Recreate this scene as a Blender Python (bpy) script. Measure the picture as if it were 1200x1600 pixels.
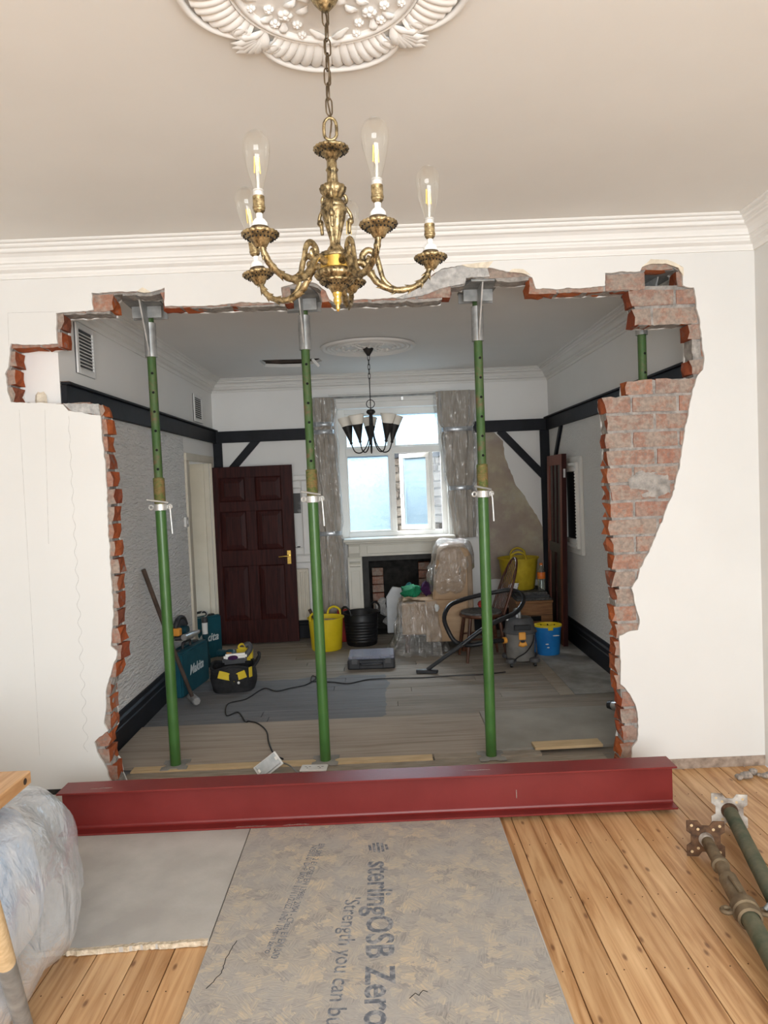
import bpy, bmesh, math, random
from math import sin, cos, pi, radians
from mathutils import Vector, Matrix, Euler, noise
from mathutils.geometry import tessellate_polygon

for o in list(bpy.data.objects):
    bpy.data.objects.remove(o)
scene = bpy.context.scene
col = scene.collection
RN = random.Random(11)

# ------------------------------------------------------------------ camera
F, CX, CY, EYE = 1150.0, 600.0, 800.0, 1.60
_yd = Vector((590 - CX, 755 - CY, F)).normalized()
_up = Vector((-sin(radians(2.4)), -cos(radians(2.4)), 0))
_up = (_up - _yd * _up.dot(_yd)).normalized()
_xd = _yd.cross(_up)
cam_data = bpy.data.cameras.new('camera')
cam_data.sensor_fit = 'AUTO'
cam_data.sensor_width = 36.0
cam_data.lens = 36.0 * F / 1600.0
cam_data.clip_start = 0.05
cam = bpy.data.objects.new('camera', cam_data)
col.objects.link(cam)
_m = Matrix(((_xd.x, -_xd.y, -_xd.z, 0), (_yd.x, -_yd.y, -_yd.z, 0), (_up.x, -_up.y, -_up.z, EYE), (0, 0, 0, 1)))
cam.matrix_world = _m
scene.camera = cam

# ------------------------------------------------------------------ light
scene.view_settings.view_transform = 'Standard'
scene.view_settings.look = 'None'
scene.view_settings.exposure = 0.0
scene.view_settings.gamma = 1.0
scene.view_settings.use_curve_mapping = False
scene.cycles.use_denoising = True
scene.cycles.use_adaptive_sampling = True
scene.cycles.adaptive_threshold = 0.025
scene.cycles.max_bounces = 9
scene.cycles.diffuse_bounces = 7
scene.cycles.transparent_max_bounces = 16
scene.cycles.sample_clamp_indirect = 6.0
scene.cycles.caustics_reflective = False
scene.cycles.caustics_refractive = False

world = bpy.data.worlds.new('sky')
scene.world = world
world.use_nodes = True
world.node_tree.nodes['Background'].inputs[0].default_value = (0.66, 0.82, 1.0, 1)
world.node_tree.nodes['Background'].inputs[1].default_value = 0.95

def area(name, loc, rot, sx, sy, power, color):
    d = bpy.data.lights.new(name, 'AREA')
    d.shape = 'RECTANGLE'; d.size = sx; d.size_y = sy; d.energy = power; d.color = color
    o = bpy.data.objects.new(name, d)
    o.location = loc; o.rotation_euler = rot
    col.objects.link(o)
    return o
# daylight entering by the bay window behind the camera, and by the back window
area('bay_window_daylight', (0.55, -2.30, 1.62), (radians(90), 0, 0), 2.9, 2.1, 268, (0.95, 0.985, 1.0))
area('back_window_daylight', (0.17, 9.0, 3.35), (radians(-60), 0, 0), 2.0, 1.5, 950, (1.0, 0.985, 0.96))

# ------------------------------------------------------------------ pixel helpers
def ray(px, py):
    d = Vector(((px - CX) / F, (py - CY) / F, 1.0))
    return Vector((d.dot(_xd), d.dot(_yd), d.dot(_up)))
def at(px, py, Y):
    d = ray(px, py); t = Y / d.y
    return Vector((d.x * t, Y, EYE + d.z * t))
def fl(px, py, z=0.0):
    d = ray(px, py); t = (z - EYE) / d.z
    return Vector((d.x * t, d.y * t, z))
def onx(px, py, X):
    d = ray(px, py); t = X / d.x
    return Vector((X, d.y * t, EYE + d.z * t))

# ------------------------------------------------------------------ node materials
MATS = {}
def new_mat(name):
    m = bpy.data.materials.new(name); m.use_nodes = True
    nt = m.node_tree
    for n in list(nt.nodes): nt.nodes.remove(n)
    out = nt.nodes.new('ShaderNodeOutputMaterial')
    MATS[name] = m
    return m, nt, out
def N(nt, t, **kw):
    n = nt.nodes.new(t)
    for k, v in kw.items():
        if k in n.inputs.keys(): n.inputs[k].default_value = v
        else: setattr(n, k, v)
    return n
def c4(c): return (c[0], c[1], c[2], 1.0)
def ramp(nt, fac, stops):
    r = nt.nodes.new('ShaderNodeValToRGB')
    e = r.color_ramp.elements
    while len(e) > 1: e.remove(e[-1])
    e[0].position = stops[0][0]; e[0].color = c4(stops[0][1])
    for p, c in stops[1:]:
        k = e.new(p); k.color = c4(c)
    nt.links.new(fac, r.inputs[0])
    return r.outputs[0]
def coords(nt, scale=(1, 1, 1), kind='Object'):
    tc = nt.nodes.new('ShaderNodeTexCoord')
    mp = nt.nodes.new('ShaderNodeMapping')
    mp.inputs['Scale'].default_value = scale
    nt.links.new(tc.outputs[kind], mp.inputs[0])
    return mp.outputs[0]
def noisetex(nt, vec, scale, detail=4, rough=0.55, dist=0.0):
    n = N(nt, 'ShaderNodeTexNoise', Scale=scale, Detail=detail, Roughness=rough, Distortion=dist)
    nt.links.new(vec, n.inputs['Vector'])
    return n.outputs[0]
def mixc(nt, fac, a, b, mode='MIX'):
    m = nt.nodes.new('ShaderNodeMix'); m.data_type = 'RGBA'; m.blend_type = mode
    for sock, v in ((m.inputs[0], fac), (m.inputs[6], a), (m.inputs[7], b)):
        if hasattr(v, 'is_linked') or hasattr(v, 'node'): nt.links.new(v, sock)
        elif isinstance(v, (int, float)): sock.default_value = v
        else: sock.default_value = c4(v)
    return m.outputs[2]
def mth(nt, op, a, b=None, c=None):
    m = nt.nodes.new('ShaderNodeMath'); m.operation = op
    for i, v in enumerate((a, b, c)):
        if v is None: continue
        if isinstance(v, (int, float)): m.inputs[i].default_value = v
        else: nt.links.new(v, m.inputs[i])
    return m.outputs[0]
def principled(nt, out, color, rough=0.6, metal=0.0, spec=0.4, bump=None, bstr=0.2, bdist=0.004, **extra):
    p = nt.nodes.new('ShaderNodeBsdfPrincipled')
    def put(name, v):
        s = p.inputs[name]
        if hasattr(v, 'node'): nt.links.new(v, s)
        elif isinstance(v, (int, float)): s.default_value = v
        else: s.default_value = c4(v)
    put('Base Color', color); put('Roughness', rough); put('Metallic', metal); put('Specular IOR Level', spec)
    for k, v in extra.items(): put(k.replace('_', ' '), v)
    if bump is not None:
        b = N(nt, 'ShaderNodeBump', Strength=bstr, Distance=bdist)
        nt.links.new(bump, b.inputs['Height']); nt.links.new(b.outputs[0], p.inputs['Normal'])
    nt.links.new(p.outputs[0], out.inputs[0])
    return p
def simple(name, c1, c2=None, scale=8, rough=0.6, metal=0.0, spec=0.4, bstr=0.1, bscale=None, stretch=(1, 1, 1), lo=0.35, hi=0.65, bdist=0.004, **extra):
    m, nt, out = new_mat(name)
    v = coords(nt, stretch)
    n = noisetex(nt, v, scale, 5)
    colr = ramp(nt, n, [(lo, c1), (hi, c2 or c1)])
    b = noisetex(nt, v, bscale or scale * 4, 3)
    principled(nt, out, colr, rough, metal, spec, b, bstr, bdist, **extra)
    return m

simple('wall_paint', (0.69, 0.685, 0.665), (0.72, 0.715, 0.695), 1.3, 0.75, bstr=0.06, bscale=30)
simple('ceiling_paint', (0.75, 0.735, 0.70), (0.78, 0.765, 0.73), 1.5, 0.85, bstr=0.05, bscale=25)
simple('moulding_white', (0.76, 0.75, 0.725), (0.79, 0.78, 0.755), 4, 0.6, bstr=0.03)
simple('far_paint', (0.80, 0.795, 0.78), (0.83, 0.825, 0.81), 1.7, 0.8, bstr=0.08, bscale=20)
simple('far_ceiling', (0.79, 0.785, 0.77), (0.82, 0.815, 0.80), 1.5, 0.85, bstr=0.05)
simple('mortar', (0.21, 0.20, 0.185), (0.40, 0.37, 0.34), 22, 0.95, bstr=0.9, bscale=70, bdist=0.01)
simple('plaster_edge', (0.62, 0.55, 0.44), (0.80, 0.72, 0.58), 30, 0.95, bstr=0.6, bscale=80)
simple('render_grey', (0.33, 0.325, 0.32), (0.56, 0.55, 0.53), 26, 0.95, bstr=0.9, bscale=90, bdist=0.008)
simple('black_gloss', (0.010, 0.011, 0.014), (0.016, 0.017, 0.022), 6, 0.5, spec=0.18, bstr=0.15, bscale=12)
simple('white_gloss', (0.78, 0.77, 0.74), (0.82, 0.81, 0.78), 5, 0.4, bstr=0.05)
simple('cream_gloss', (0.62, 0.57, 0.47), (0.67, 0.62, 0.52), 5, 0.45, bstr=0.05)
simple('mantel_cream', (0.66, 0.64, 0.57), (0.70, 0.68, 0.61), 5, 0.5, bstr=0.05)
simple('red_primer', (0.155, 0.014, 0.012), (0.19, 0.021, 0.019), 3.0, 0.42, spec=0.4, bstr=0.08, bscale=60)
simple('galv', (0.34, 0.35, 0.35), (0.58, 0.59, 0.59), 14, 0.5, 0.65, bstr=0.1)
simple('galv_dull', (0.22, 0.225, 0.22), (0.40, 0.40, 0.39), 10, 0.65, 0.45, bstr=0.15)
simple('zinc', (0.62, 0.62, 0.60), (0.74, 0.74, 0.72), 20, 0.38, 0.6, bstr=0.1)
simple('rust', (0.055, 0.030, 0.018), (0.16, 0.085, 0.045), 30, 0.9, 0.1, bstr=0.6, bscale=60)
simple('rust_white', (0.09, 0.055, 0.035), (0.66, 0.63, 0.58), 9, 0.9, 0.0, bstr=0.5)
simple('prop_old', (0.10, 0.068, 0.038), (0.20, 0.15, 0.09), 14, 0.75, 0.15, bstr=0.5, bscale=50)
simple('prop_old_green', (0.05, 0.075, 0.045), (0.15, 0.135, 0.085), 9, 0.7, 0.1, bstr=0.4, bscale=50)
simple('thread', (0.10, 0.16, 0.045), (0.27, 0.17, 0.07), 30, 0.6, 0.3, bstr=0.3)
simple('hole_black', (0.004, 0.004, 0.004), None, 5, 0.9)
simple('brass_bright', (0.62, 0.40, 0.09), (0.75, 0.50, 0.14), 12, 0.25, 0.95, bstr=0.1)
simple('bronze_dark', (0.08, 0.055, 0.03), (0.14, 0.10, 0.06), 20, 0.5, 0.7, bstr=0.3)
simple('porcelain', (0.80, 0.79, 0.75), None, 5, 0.25)
simple('filament', (0.85, 0.62, 0.16), (0.9, 0.68, 0.2), 5, 0.5)
simple('iron_black', (0.012, 0.011, 0.011), (0.03, 0.026, 0.024), 20, 0.55, 0.2, bstr=0.3)
simple('shade_white', (0.72, 0.69, 0.62), (0.76, 0.73, 0.66), 12, 0.6)
simple('mahogany', (0.022, 0.005, 0.005), (0.050, 0.011, 0.009), 9, 0.5, spec=0.15, stretch=(6, 6, 0.5), bstr=0.06)
simple('red_wood', (0.16, 0.040, 0.022), (0.22, 0.06, 0.035), 9, 0.45, stretch=(6, 6, 0.5))
simple('dark_panel', (0.05, 0.045, 0.035), (0.085, 0.075, 0.06), 9, 0.5, stretch=(6, 6, 0.5))
simple('chest_wood', (0.20, 0.085, 0.030), (0.32, 0.15, 0.055), 6, 0.5, stretch=(1, 8, 8))
simple('chair_wood', (0.045, 0.016, 0.008), (0.10, 0.035, 0.016), 10, 0.42)
simple('rug_grey', (0.05, 0.05, 0.05), (0.14, 0.135, 0.13), 40, 0.95, bstr=0.5)
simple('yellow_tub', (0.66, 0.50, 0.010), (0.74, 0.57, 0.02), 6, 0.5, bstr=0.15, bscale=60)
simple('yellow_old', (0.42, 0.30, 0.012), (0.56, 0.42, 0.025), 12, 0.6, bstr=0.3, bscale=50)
simple('plaster_mix', (0.42, 0.35, 0.27), (0.58, 0.50, 0.40), 22, 0.95, bstr=0.4)
simple('black_rubber', (0.007, 0.007, 0.008), (0.014, 0.014, 0.016), 8, 0.45, bstr=0.1)
simple('dark_plastic', (0.02, 0.021, 0.024), (0.035, 0.036, 0.04), 8, 0.5)
simple('grey_plastic', (0.13, 0.125, 0.115), (0.20, 0.19, 0.175), 10, 0.6, bstr=0.2)
simple('darkgrey_plastic', (0.045, 0.046, 0.050), (0.08, 0.08, 0.083), 10, 0.55, bstr=0.2)
simple('orange_plastic', (0.72, 0.30, 0.04), (0.78, 0.35, 0.06), 8, 0.45)
simple('blue_plastic', (0.012, 0.17, 0.50), (0.02, 0.22, 0.58), 8, 0.45)
simple('teal_plastic', (0.004, 0.065, 0.095), (0.008, 0.085, 0.12), 8, 0.5)
simple('teal_dark', (0.004, 0.035, 0.050), (0.006, 0.05, 0.07), 8, 0.45)
simple('white_plastic', (0.70, 0.70, 0.69), (0.76, 0.76, 0.75), 10, 0.4)
simple('dirty_white', (0.40, 0.40, 0.39), (0.68, 0.68, 0.67), 22, 0.6)
simple('cardboard', (0.36, 0.24, 0.145), (0.42, 0.285, 0.175), 5, 0.8, stretch=(1, 1, 6), bstr=0.1)
simple('cardboard_dark', (0.22, 0.16, 0.11), (0.27, 0.20, 0.14), 5, 0.8)
simple('green_cloth', (0.005, 0.13, 0.055), (0.012, 0.24, 0.11), 9, 0.9, bstr=0.3)
simple('teal_cloth', (0.004, 0.09, 0.10), (0.01, 0.13, 0.14), 9, 0.9)
simple('purple_cloth', (0.03, 0.006, 0.04), (0.06, 0.012, 0.075), 9, 0.9)
simple('bag_black', (0.008, 0.008, 0.009), (0.02, 0.02, 0.022), 20, 0.8, bstr=0.4)
simple('bag_yellow', (0.62, 0.45, 0.02), (0.70, 0.52, 0.04), 12, 0.75)
simple('pale_timber', (0.50, 0.36, 0.20), (0.62, 0.47, 0.28), 7, 0.75, stretch=(1, 10, 10), bstr=0.2)
simple('grey_timber', (0.24, 0.20, 0.155), (0.36, 0.31, 0.25), 7, 0.85, stretch=(1, 10, 10), bstr=0.3)
simple('handle_wood', (0.05, 0.032, 0.024), (0.10, 0.066, 0.05), 8, 0.7)
simple('steel_head', (0.30, 0.29, 0.28), (0.42, 0.41, 0.40), 15, 0.5, 0.4)
simple('curtain_cloth', (0.30, 0.245, 0.185), (0.42, 0.355, 0.28), 10, 0.7, stretch=(8, 8, 0.7), bstr=0.3, bscale=14)
simple('tape_silver', (0.30, 0.32, 0.34), (0.5, 0.52, 0.55), 20, 0.3, 0.5)
simple('soot_void_black', (0.008, 0.0075, 0.007), (0.03, 0.027, 0.024), 12, 0.95, bstr=0.6)
simple('fire_slip', (0.014, 0.013, 0.012), (0.03, 0.028, 0.025), 12, 0.6)
simple('foam_white', (0.72, 0.75, 0.78), (0.8, 0.83, 0.86), 10, 0.5)
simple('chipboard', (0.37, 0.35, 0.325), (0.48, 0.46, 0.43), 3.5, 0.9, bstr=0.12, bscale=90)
simple('chip_edge', (0.46, 0.38, 0.27), (0.66, 0.56, 0.43), 50, 0.95, bstr=0.9, bscale=80, bdist=0.01)
simple('concrete', (0.20, 0.195, 0.18), (0.32, 0.31, 0.29), 6, 0.95, bstr=0.3)
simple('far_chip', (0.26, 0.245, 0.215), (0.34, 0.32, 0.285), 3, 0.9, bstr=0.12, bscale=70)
simple('rubble', (0.20, 0.185, 0.17), (0.42, 0.36, 0.31), 40, 0.95, bstr=0.8)
simple('masonry_brown', (0.22, 0.17, 0.135), (0.46, 0.37, 0.30), 18, 0.95, bstr=0.8)
simple('print_ink', (0.115, 0.125, 0.15), (0.34, 0.34, 0.34), 45, 0.9, lo=0.42, hi=0.66)
simple('white_print', (0.62, 0.68, 0.70), None, 5, 0.6)
simple('orange_label', (0.75, 0.15, 0.02), (0.85, 0.25, 0.05), 15, 0.4)
simple('bundle_blue', (0.34, 0.52, 0.78), (0.82, 0.84, 0.86), 4.0, 0.8, lo=0.4, hi=0.6)
simple('old_carpet', (0.012, 0.011, 0.010), (0.05, 0.045, 0.04), 30, 0.95)
simple('socket_back', (0.38, 0.42, 0.44), (0.58, 0.61, 0.63), 15, 0.5)
simple('silver_can', (0.42, 0.42, 0.42), (0.55, 0.55, 0.55), 12, 0.35, 0.7)
simple('picture_print', (0.08, 0.08, 0.08), (0.42, 0.42, 0.42), 5, 0.6, lo=0.45, hi=0.6)
simple('stone', (0.12, 0.10, 0.085), (0.30, 0.27, 0.23), 9, 0.95, bstr=0.6)
simple('slate', (0.035, 0.04, 0.05), (0.06, 0.065, 0.075), 9, 0.8)
simple('terracotta_sack', (0.30, 0.02, 0.015), None, 9, 0.7)

# brick: grey, plaster-smeared faces and raw orange breaks, a tint for every brick
m, nt, out = new_mat('brick')
v = coords(nt, kind='Object')
oi = nt.nodes.new('ShaderNodeObjectInfo')
ge = nt.nodes.new('ShaderNodeNewGeometry')
sep = nt.nodes.new('ShaderNodeSeparateXYZ'); nt.links.new(ge.outputs['Normal'], sep.inputs[0])
face = mth(nt, 'MULTIPLY', sep.outputs[1], -1.0)
addv = nt.nodes.new('ShaderNodeVectorMath'); addv.operation = 'ADD'
nt.links.new(v, addv.inputs[0])
cmb = nt.nodes.new('ShaderNodeCombineXYZ'); rr = mth(nt, 'MULTIPLY', oi.outputs['Random'], 37.0)
nt.links.new(rr, cmb.inputs[0]); nt.links.new(rr, cmb.inputs[2]); nt.links.new(cmb.outputs[0], addv.inputs[1])
vv = addv.outputs[0]
n1 = noisetex(nt, vv, 13, 6, 0.7)
n2 = noisetex(nt, vv, 45, 4)
raw = ramp(nt, oi.outputs['Random'], [(0.0, (0.34, 0.075, 0.028)), (0.3, (0.46, 0.125, 0.040)), (0.55, (0.27, 0.070, 0.035)), (0.8, (0.50, 0.15, 0.055)), (1.0, (0.22, 0.075, 0.05))])
raw = mixc(nt, 0.55, raw, ramp(nt, n2, [(0.3, (0.55, 0.5, 0.5)), (0.7, (1.0, 1.0, 1.0))]), 'MULTIPLY')
smear = ramp(nt, n2, [(0.35, (0.24, 0.205, 0.175)), (0.65, (0.37, 0.30, 0.25))])
fm = mth(nt, 'GREATER_THAN', face, 0.6)
ssm = N(nt, 'ShaderNodeMapRange'); nt.links.new(n1, ssm.inputs[0]); ssm.inputs[1].default_value = 0.60; ssm.inputs[2].default_value = 0.46
rb = mth(nt, 'ADD', ssm.outputs[0], mth(nt, 'MULTIPLY', mth(nt, 'SUBTRACT', oi.outputs['Random'], 0.5), 0.8))
rb2 = N(nt, 'ShaderNodeClamp'); nt.links.new(rb, rb2.inputs[0])
front = mixc(nt, mth(nt, 'MULTIPLY', mth(nt, 'MULTIPLY_ADD', rb2.outputs[0], 0.50, 0.46), fm), raw, smear)
dirt = N(nt, 'ShaderNodeMapRange'); nt.links.new(n1, dirt.inputs[0]); dirt.inputs[1].default_value = 0.56; dirt.inputs[2].default_value = 0.66
side = mixc(nt, mth(nt, 'MULTIPLY', dirt.outputs[0], 0.75), front, (0.20, 0.185, 0.17))
principled(nt, out, side, 0.95, 0, 0.2, n2, 0.8, 0.006)

# anaglypta wallpaper with a horizontal rippled relief
m, nt, out = new_mat('wallpaper_relief')
v = coords(nt, (13, 13, 62))
n = noisetex(nt, v, 1.0, 2, 0.5, 0.7)
n2 = noisetex(nt, coords(nt), 1.2, 3)
principled(nt, out, ramp(nt, n2, [(0.3, (0.80, 0.80, 0.80)), (0.7, (0.84, 0.84, 0.835))]), 0.75, 0, 0.3, n, 1.0, 0.026)
m, nt, out = new_mat('wallpaper_woven')
v = coords(nt, (30, 30, 60))
n = noisetex(nt, v, 1.0, 2, 0.5, 0.4)
n2 = noisetex(nt, coords(nt), 1.2, 3)
principled(nt, out, ramp(nt, n2, [(0.3, (0.70, 0.695, 0.68)), (0.7, (0.76, 0.755, 0.735))]), 0.8, 0, 0.3, n, 0.8, 0.012)
# bare plaster with torn paper stains
m, nt, out = new_mat('bare_plaster')
v = coords(nt)
n = noisetex(nt, v, 4.0, 6, 0.6)
n2 = noisetex(nt, v, 2.2, 4)
c = ramp(nt, n, [(0.32, (0.30, 0.245, 0.21)), (0.5, (0.36, 0.31, 0.27)), (0.6, (0.44, 0.42, 0.33)), (0.7, (0.47, 0.49, 0.47))])
c = mixc(nt, 0.35, c, ramp(nt, n2, [(0.4, (0.55, 0.46, 0.30)), (0.6, (0.36, 0.28, 0.25))]))
principled(nt, out, c, 0.95, 0, 0.2, n, 0.2)

def plank_mat(name, along, stops, rough, ring=1.0, knots=True):
    m, nt, out = new_mat(name)
    oi = nt.nodes.new('ShaderNodeObjectInfo')
    sc = (26, 1.3, 26) if along == 'y' else (1.3, 26, 26)
    tc = nt.nodes.new('ShaderNodeTexCoord')
    ad = nt.nodes.new('ShaderNodeVectorMath'); ad.operation = 'ADD'
    nt.links.new(tc.outputs['Object'], ad.inputs[0])
    cb = nt.nodes.new('ShaderNodeCombineXYZ')
    r = mth(nt, 'MULTIPLY', oi.outputs['Random'], 53.0)
    for i in range(3): nt.links.new(r, cb.inputs[i])
    nt.links.new(cb.outputs[0], ad.inputs[1])
    mp = nt.nodes.new('ShaderNodeMapping'); mp.inputs['Scale'].default_value = sc
    nt.links.new(ad.outputs[0], mp.inputs[0])
    g = noisetex(nt, mp.outputs[0], 1.0, 6, 0.6, 1.1)
    big = noisetex(nt, ad.outputs[0], 1.6, 3)
    g2 = mth(nt, 'ADD', mth(nt, 'MULTIPLY', g, 0.72), mth(nt, 'MULTIPLY', big, 0.28))
    c = ramp(nt, g2, stops)
    tint = ramp(nt, oi.outputs['Random'], [(0, (0.86, 0.84, 0.82)), (0.5, (1, 0.98, 0.96)), (1, (1.0, 1.0, 1.0))])
    c = mixc(nt, 1.0, c, tint, 'MULTIPLY')
    if knots:
        vo = N(nt, 'ShaderNodeTexVoronoi', Scale=1.0); vo.voronoi_dimensions = '2D'
        mp2 = nt.nodes.new('ShaderNodeMapping'); mp2.inputs['Scale'].default_value = (7.5, 3.0, 1) if along == 'y' else (3.0, 7.5, 1)
        nt.links.new(ad.outputs[0], mp2.inputs[0]); nt.links.new(mp2.outputs[0], vo.inputs['Vector'])
        k = N(nt, 'ShaderNodeMapRange'); nt.links.new(vo.outputs['Distance'], k.inputs[0])
        k.inputs[1].default_value = 0.070; k.inputs[2].default_value = 0.025
        c = mixc(nt, mth(nt, 'MULTIPLY', k.outputs[0], 0.75), c, (0.13, 0.045, 0.015))
    return m, nt, out, c, g
m, nt, out, c, g = plank_mat('pine_plank', 'y', [(0.30, (0.22, 0.095, 0.036)), (0.42, (0.44, 0.235, 0.10)), (0.53, (0.59, 0.36, 0.18)), (0.68, (0.72, 0.48, 0.26))], 0.4)
principled(nt, out, c, 0.42, 0, 0.4, g, 0.08)
m, nt, out, c, g = plank_mat('grey_plank', 'x', [(0.30, (0.17, 0.145, 0.12)), (0.5, (0.27, 0.24, 0.205)), (0.72, (0.36, 0.33, 0.295))], 0.8, knots=False)
# dark stain left where an old floor covering ended (a straight-edged block of stain)
tcw = nt.nodes.new('ShaderNodeNewGeometry'); sp = nt.nodes.new('ShaderNodeSeparateXYZ'); nt.links.new(tcw.outputs['Position'], sp.inputs[0])
wob = noisetex(nt, tcw.outputs['Position'], 2.5, 4)
xx = mth(nt, 'ADD', sp.outputs[0], mth(nt, 'MULTIPLY', wob, 0.25)); yy = mth(nt, 'ADD', sp.outputs[1], mth(nt, 'MULTIPLY', wob, 0.5))
msk = mth(nt, 'MULTIPLY', mth(nt, 'LESS_THAN', xx, 0.12), mth(nt, 'LESS_THAN', yy, 6.35))
c = mixc(nt, mth(nt, 'MULTIPLY', msk, 0.8), c, mixc(nt, g, (0.085, 0.092, 0.108), (0.20, 0.21, 0.235)))
principled(nt, out, c, 0.75, 0, 0.3, g, 0.25)
m, nt, out, c, g = plank_mat('ply_sheet', 'x', [(0.3, (0.24, 0.20, 0.165)), (0.5, (0.37, 0.32, 0.27)), (0.75, (0.46, 0.41, 0.355))], 0.8, knots=False)
principled(nt, out, c, 0.85, 0, 0.25, g, 0.15)

# OSB: pressed wood strands at every angle under grey dust
m, nt, out = new_mat('osb')
v = coords(nt)
vo = N(nt, 'ShaderNodeTexVoronoi', Scale=24.0)
dn = N(nt, 'ShaderNodeTexNoise', Scale=55.0, Detail=4); nt.links.new(v, dn.inputs['Vector'])
dm = nt.nodes.new('ShaderNodeVectorMath'); dm.operation = 'MULTIPLY_ADD'
nt.links.new(dn.outputs['Color'], dm.inputs[0]); dm.inputs[1].default_value = (0.08, 0.08, 0.0); nt.links.new(v, dm.inputs[2])
nt.links.new(dm.outputs[0], vo.inputs['Vector'])
sv = nt.nodes.new('ShaderNodeSeparateColor'); nt.links.new(vo.outputs['Color'], sv.inputs[0])
strands = []
for k, ang in enumerate((20, 75, 130, -15)):
    tc = nt.nodes.new('ShaderNodeTexCoord'); mp = nt.nodes.new('ShaderNodeMapping'); mp.vector_type = 'TEXTURE'
    mp.inputs['Rotation'].default_value = (0, 0, radians(ang)); mp.inputs['Scale'].default_value = (1 / 22.0, 1 / 190.0, 1); mp.inputs['Location'].default_value = (k * 1.7, k * 0.9, 0)
    nt.links.new(tc.outputs['Object'], mp.inputs[0])
    strands.append(noisetex(nt, mp.outputs[0], 1.0, 3, 0.6, 0.4))
def pick(f, t, x, y):
    mm = nt.nodes.new('ShaderNodeMix'); nt.links.new(mth(nt, 'GREATER_THAN', f, t), mm.inputs[0]); nt.links.new(x, mm.inputs[2]); nt.links.new(y, mm.inputs[3]); return mm.outputs[0]
st = pick(sv.outputs[1], 0.5, pick(sv.outputs[2], 0.5, strands[0], strands[1]), pick(sv.outputs[2], 0.5, strands[2], strands[3]))
tone = mth(nt, 'ADD', mth(nt, 'MULTIPLY', st, 0.75), mth(nt, 'MULTIPLY', sv.outputs[0], 0.25))
flake = ramp(nt, tone, [(0.30, (0.22, 0.20, 0.18)), (0.44, (0.35, 0.315, 0.275)), (0.56, (0.42, 0.37, 0.305)), (0.64, (0.54, 0.43, 0.29)), (0.76, (0.66, 0.52, 0.35))])
big = noisetex(nt, v, 4, 5, 0.65)
dust = mixc(nt, ramp(nt, big, [(0.38, (0.66, 0.66, 0.66)), (0.66, (0.10, 0.10, 0.10))]), flake, (0.375, 0.36, 0.345))
principled(nt, out, dust, 0.9, 0, 0.25, st, 0.35)

# green paint, chipped, a little rust
m, nt, out = new_mat('green_paint')
v = coords(nt)
n = noisetex(nt, v, 26, 4); big = noisetex(nt, v, 3.0, 3)
c = ramp(nt, big, [(0.35, (0.036, 0.105, 0.022)), (0.65, (0.056, 0.145, 0.034))])
chip = N(nt, 'ShaderNodeMapRange'); nt.links.new(n, chip.inputs[0]); chip.inputs[1].default_value = 0.73; chip.inputs[2].default_value = 0.77
c = mixc(nt, chip.outputs[0], c, (0.42, 0.44, 0.38))
principled(nt, out, c, 0.34, 0, 0.5, n, 0.1)
m, nt, out = new_mat('green_rusty')
v = coords(nt)
n = noisetex(nt, v, 9, 5, 0.7)
c = ramp(nt, n, [(0.40, (0.045, 0.105, 0.028)), (0.56, (0.070, 0.115, 0.040)), (0.68, (0.15, 0.085, 0.05))])
principled(nt, out, c, 0.6, 0.1, 0.4, n, 0.2)
# antique brass with dark hollows
m, nt, out = new_mat('brass')
v = coords(nt)
n = noisetex(nt, v, 60, 5, 0.7)
c = ramp(nt, n, [(0.38, (0.06, 0.045, 0.025)), (0.50, (0.29, 0.215, 0.11)), (0.66, (0.56, 0.44, 0.24))])
principled(nt, out, c, 0.36, 0.85, 0.5, n, 0.5, 0.004)

def thin_glass(name, tint, gloss=0.12, diff=0.0, dcol=(0.9, 0.93, 0.95), rough=0.03, bscale=0, bstr=0.0, bdist=0.01, wrinkle=None, trans=False):
    """Transparent sheet with a facing-dependent gloss and, for film, some haze."""
    m, nt, out = new_mat(name)
    t = N(nt, 'ShaderNodeBsdfTransparent', Color=c4(tint))
    g = N(nt, 'ShaderNodeBsdfGlossy', Roughness=rough, Color=(1, 1, 1, 1))
    lw = N(nt, 'ShaderNodeLayerWeight', Blend=0.35)
    fac = mth(nt, 'ADD', mth(nt, 'MULTIPLY', lw.outputs['Facing'], 0.5), gloss)
    mx = nt.nodes.new('ShaderNodeMixShader')
    nt.links.new(fac, mx.inputs[0]); nt.links.new(t.outputs[0], mx.inputs[1]); nt.links.new(g.outputs[0], mx.inputs[2])
    last = mx
    nrm = None
    if bscale:
        v = coords(nt, wrinkle or (1, 1, 1))
        nn = noisetex(nt, v, bscale, 4, 0.6, 0.6)
        b = N(nt, 'ShaderNodeBump', Strength=bstr, Distance=bdist); nt.links.new(nn, b.inputs['Height'])
        nt.links.new(b.outputs[0], g.inputs['Normal']); nrm = b
    if diff > 0:
        d = N(nt, 'ShaderNodeBsdfTranslucent' if trans else 'ShaderNodeBsdfDiffuse', Color=c4(dcol))
        if nrm: nt.links.new(nrm.outputs[0], d.inputs['Normal'])
        mx2 = N(nt, 'ShaderNodeMixShader'); mx2.inputs[0].default_value = diff
        nt.links.new(last.outputs[0], mx2.inputs[1]); nt.links.new(d.outputs[0], mx2.inputs[2])
        last = mx2
    nt.links.new(last.outputs[0], out.inputs[0])
    return m
thin_glass('bulb_glass', (0.97, 0.97, 0.95), 0.03, 0.0)
thin_glass('clear_pane', (0.9, 0.95, 1.0), 0.012)
thin_glass('film', (0.93, 0.93, 0.93), 0.10, 0.10, (0.85, 0.85, 0.83), 0.16, 7, 1.0, 0.05, (3, 3, 0.8))
thin_glass('film_thick', (0.94, 0.97, 1.0), 0.10, 0.24, (0.92, 0.94, 0.96), 0.18, 4, 0.8, 0.035, (2, 2, 1))
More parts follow.
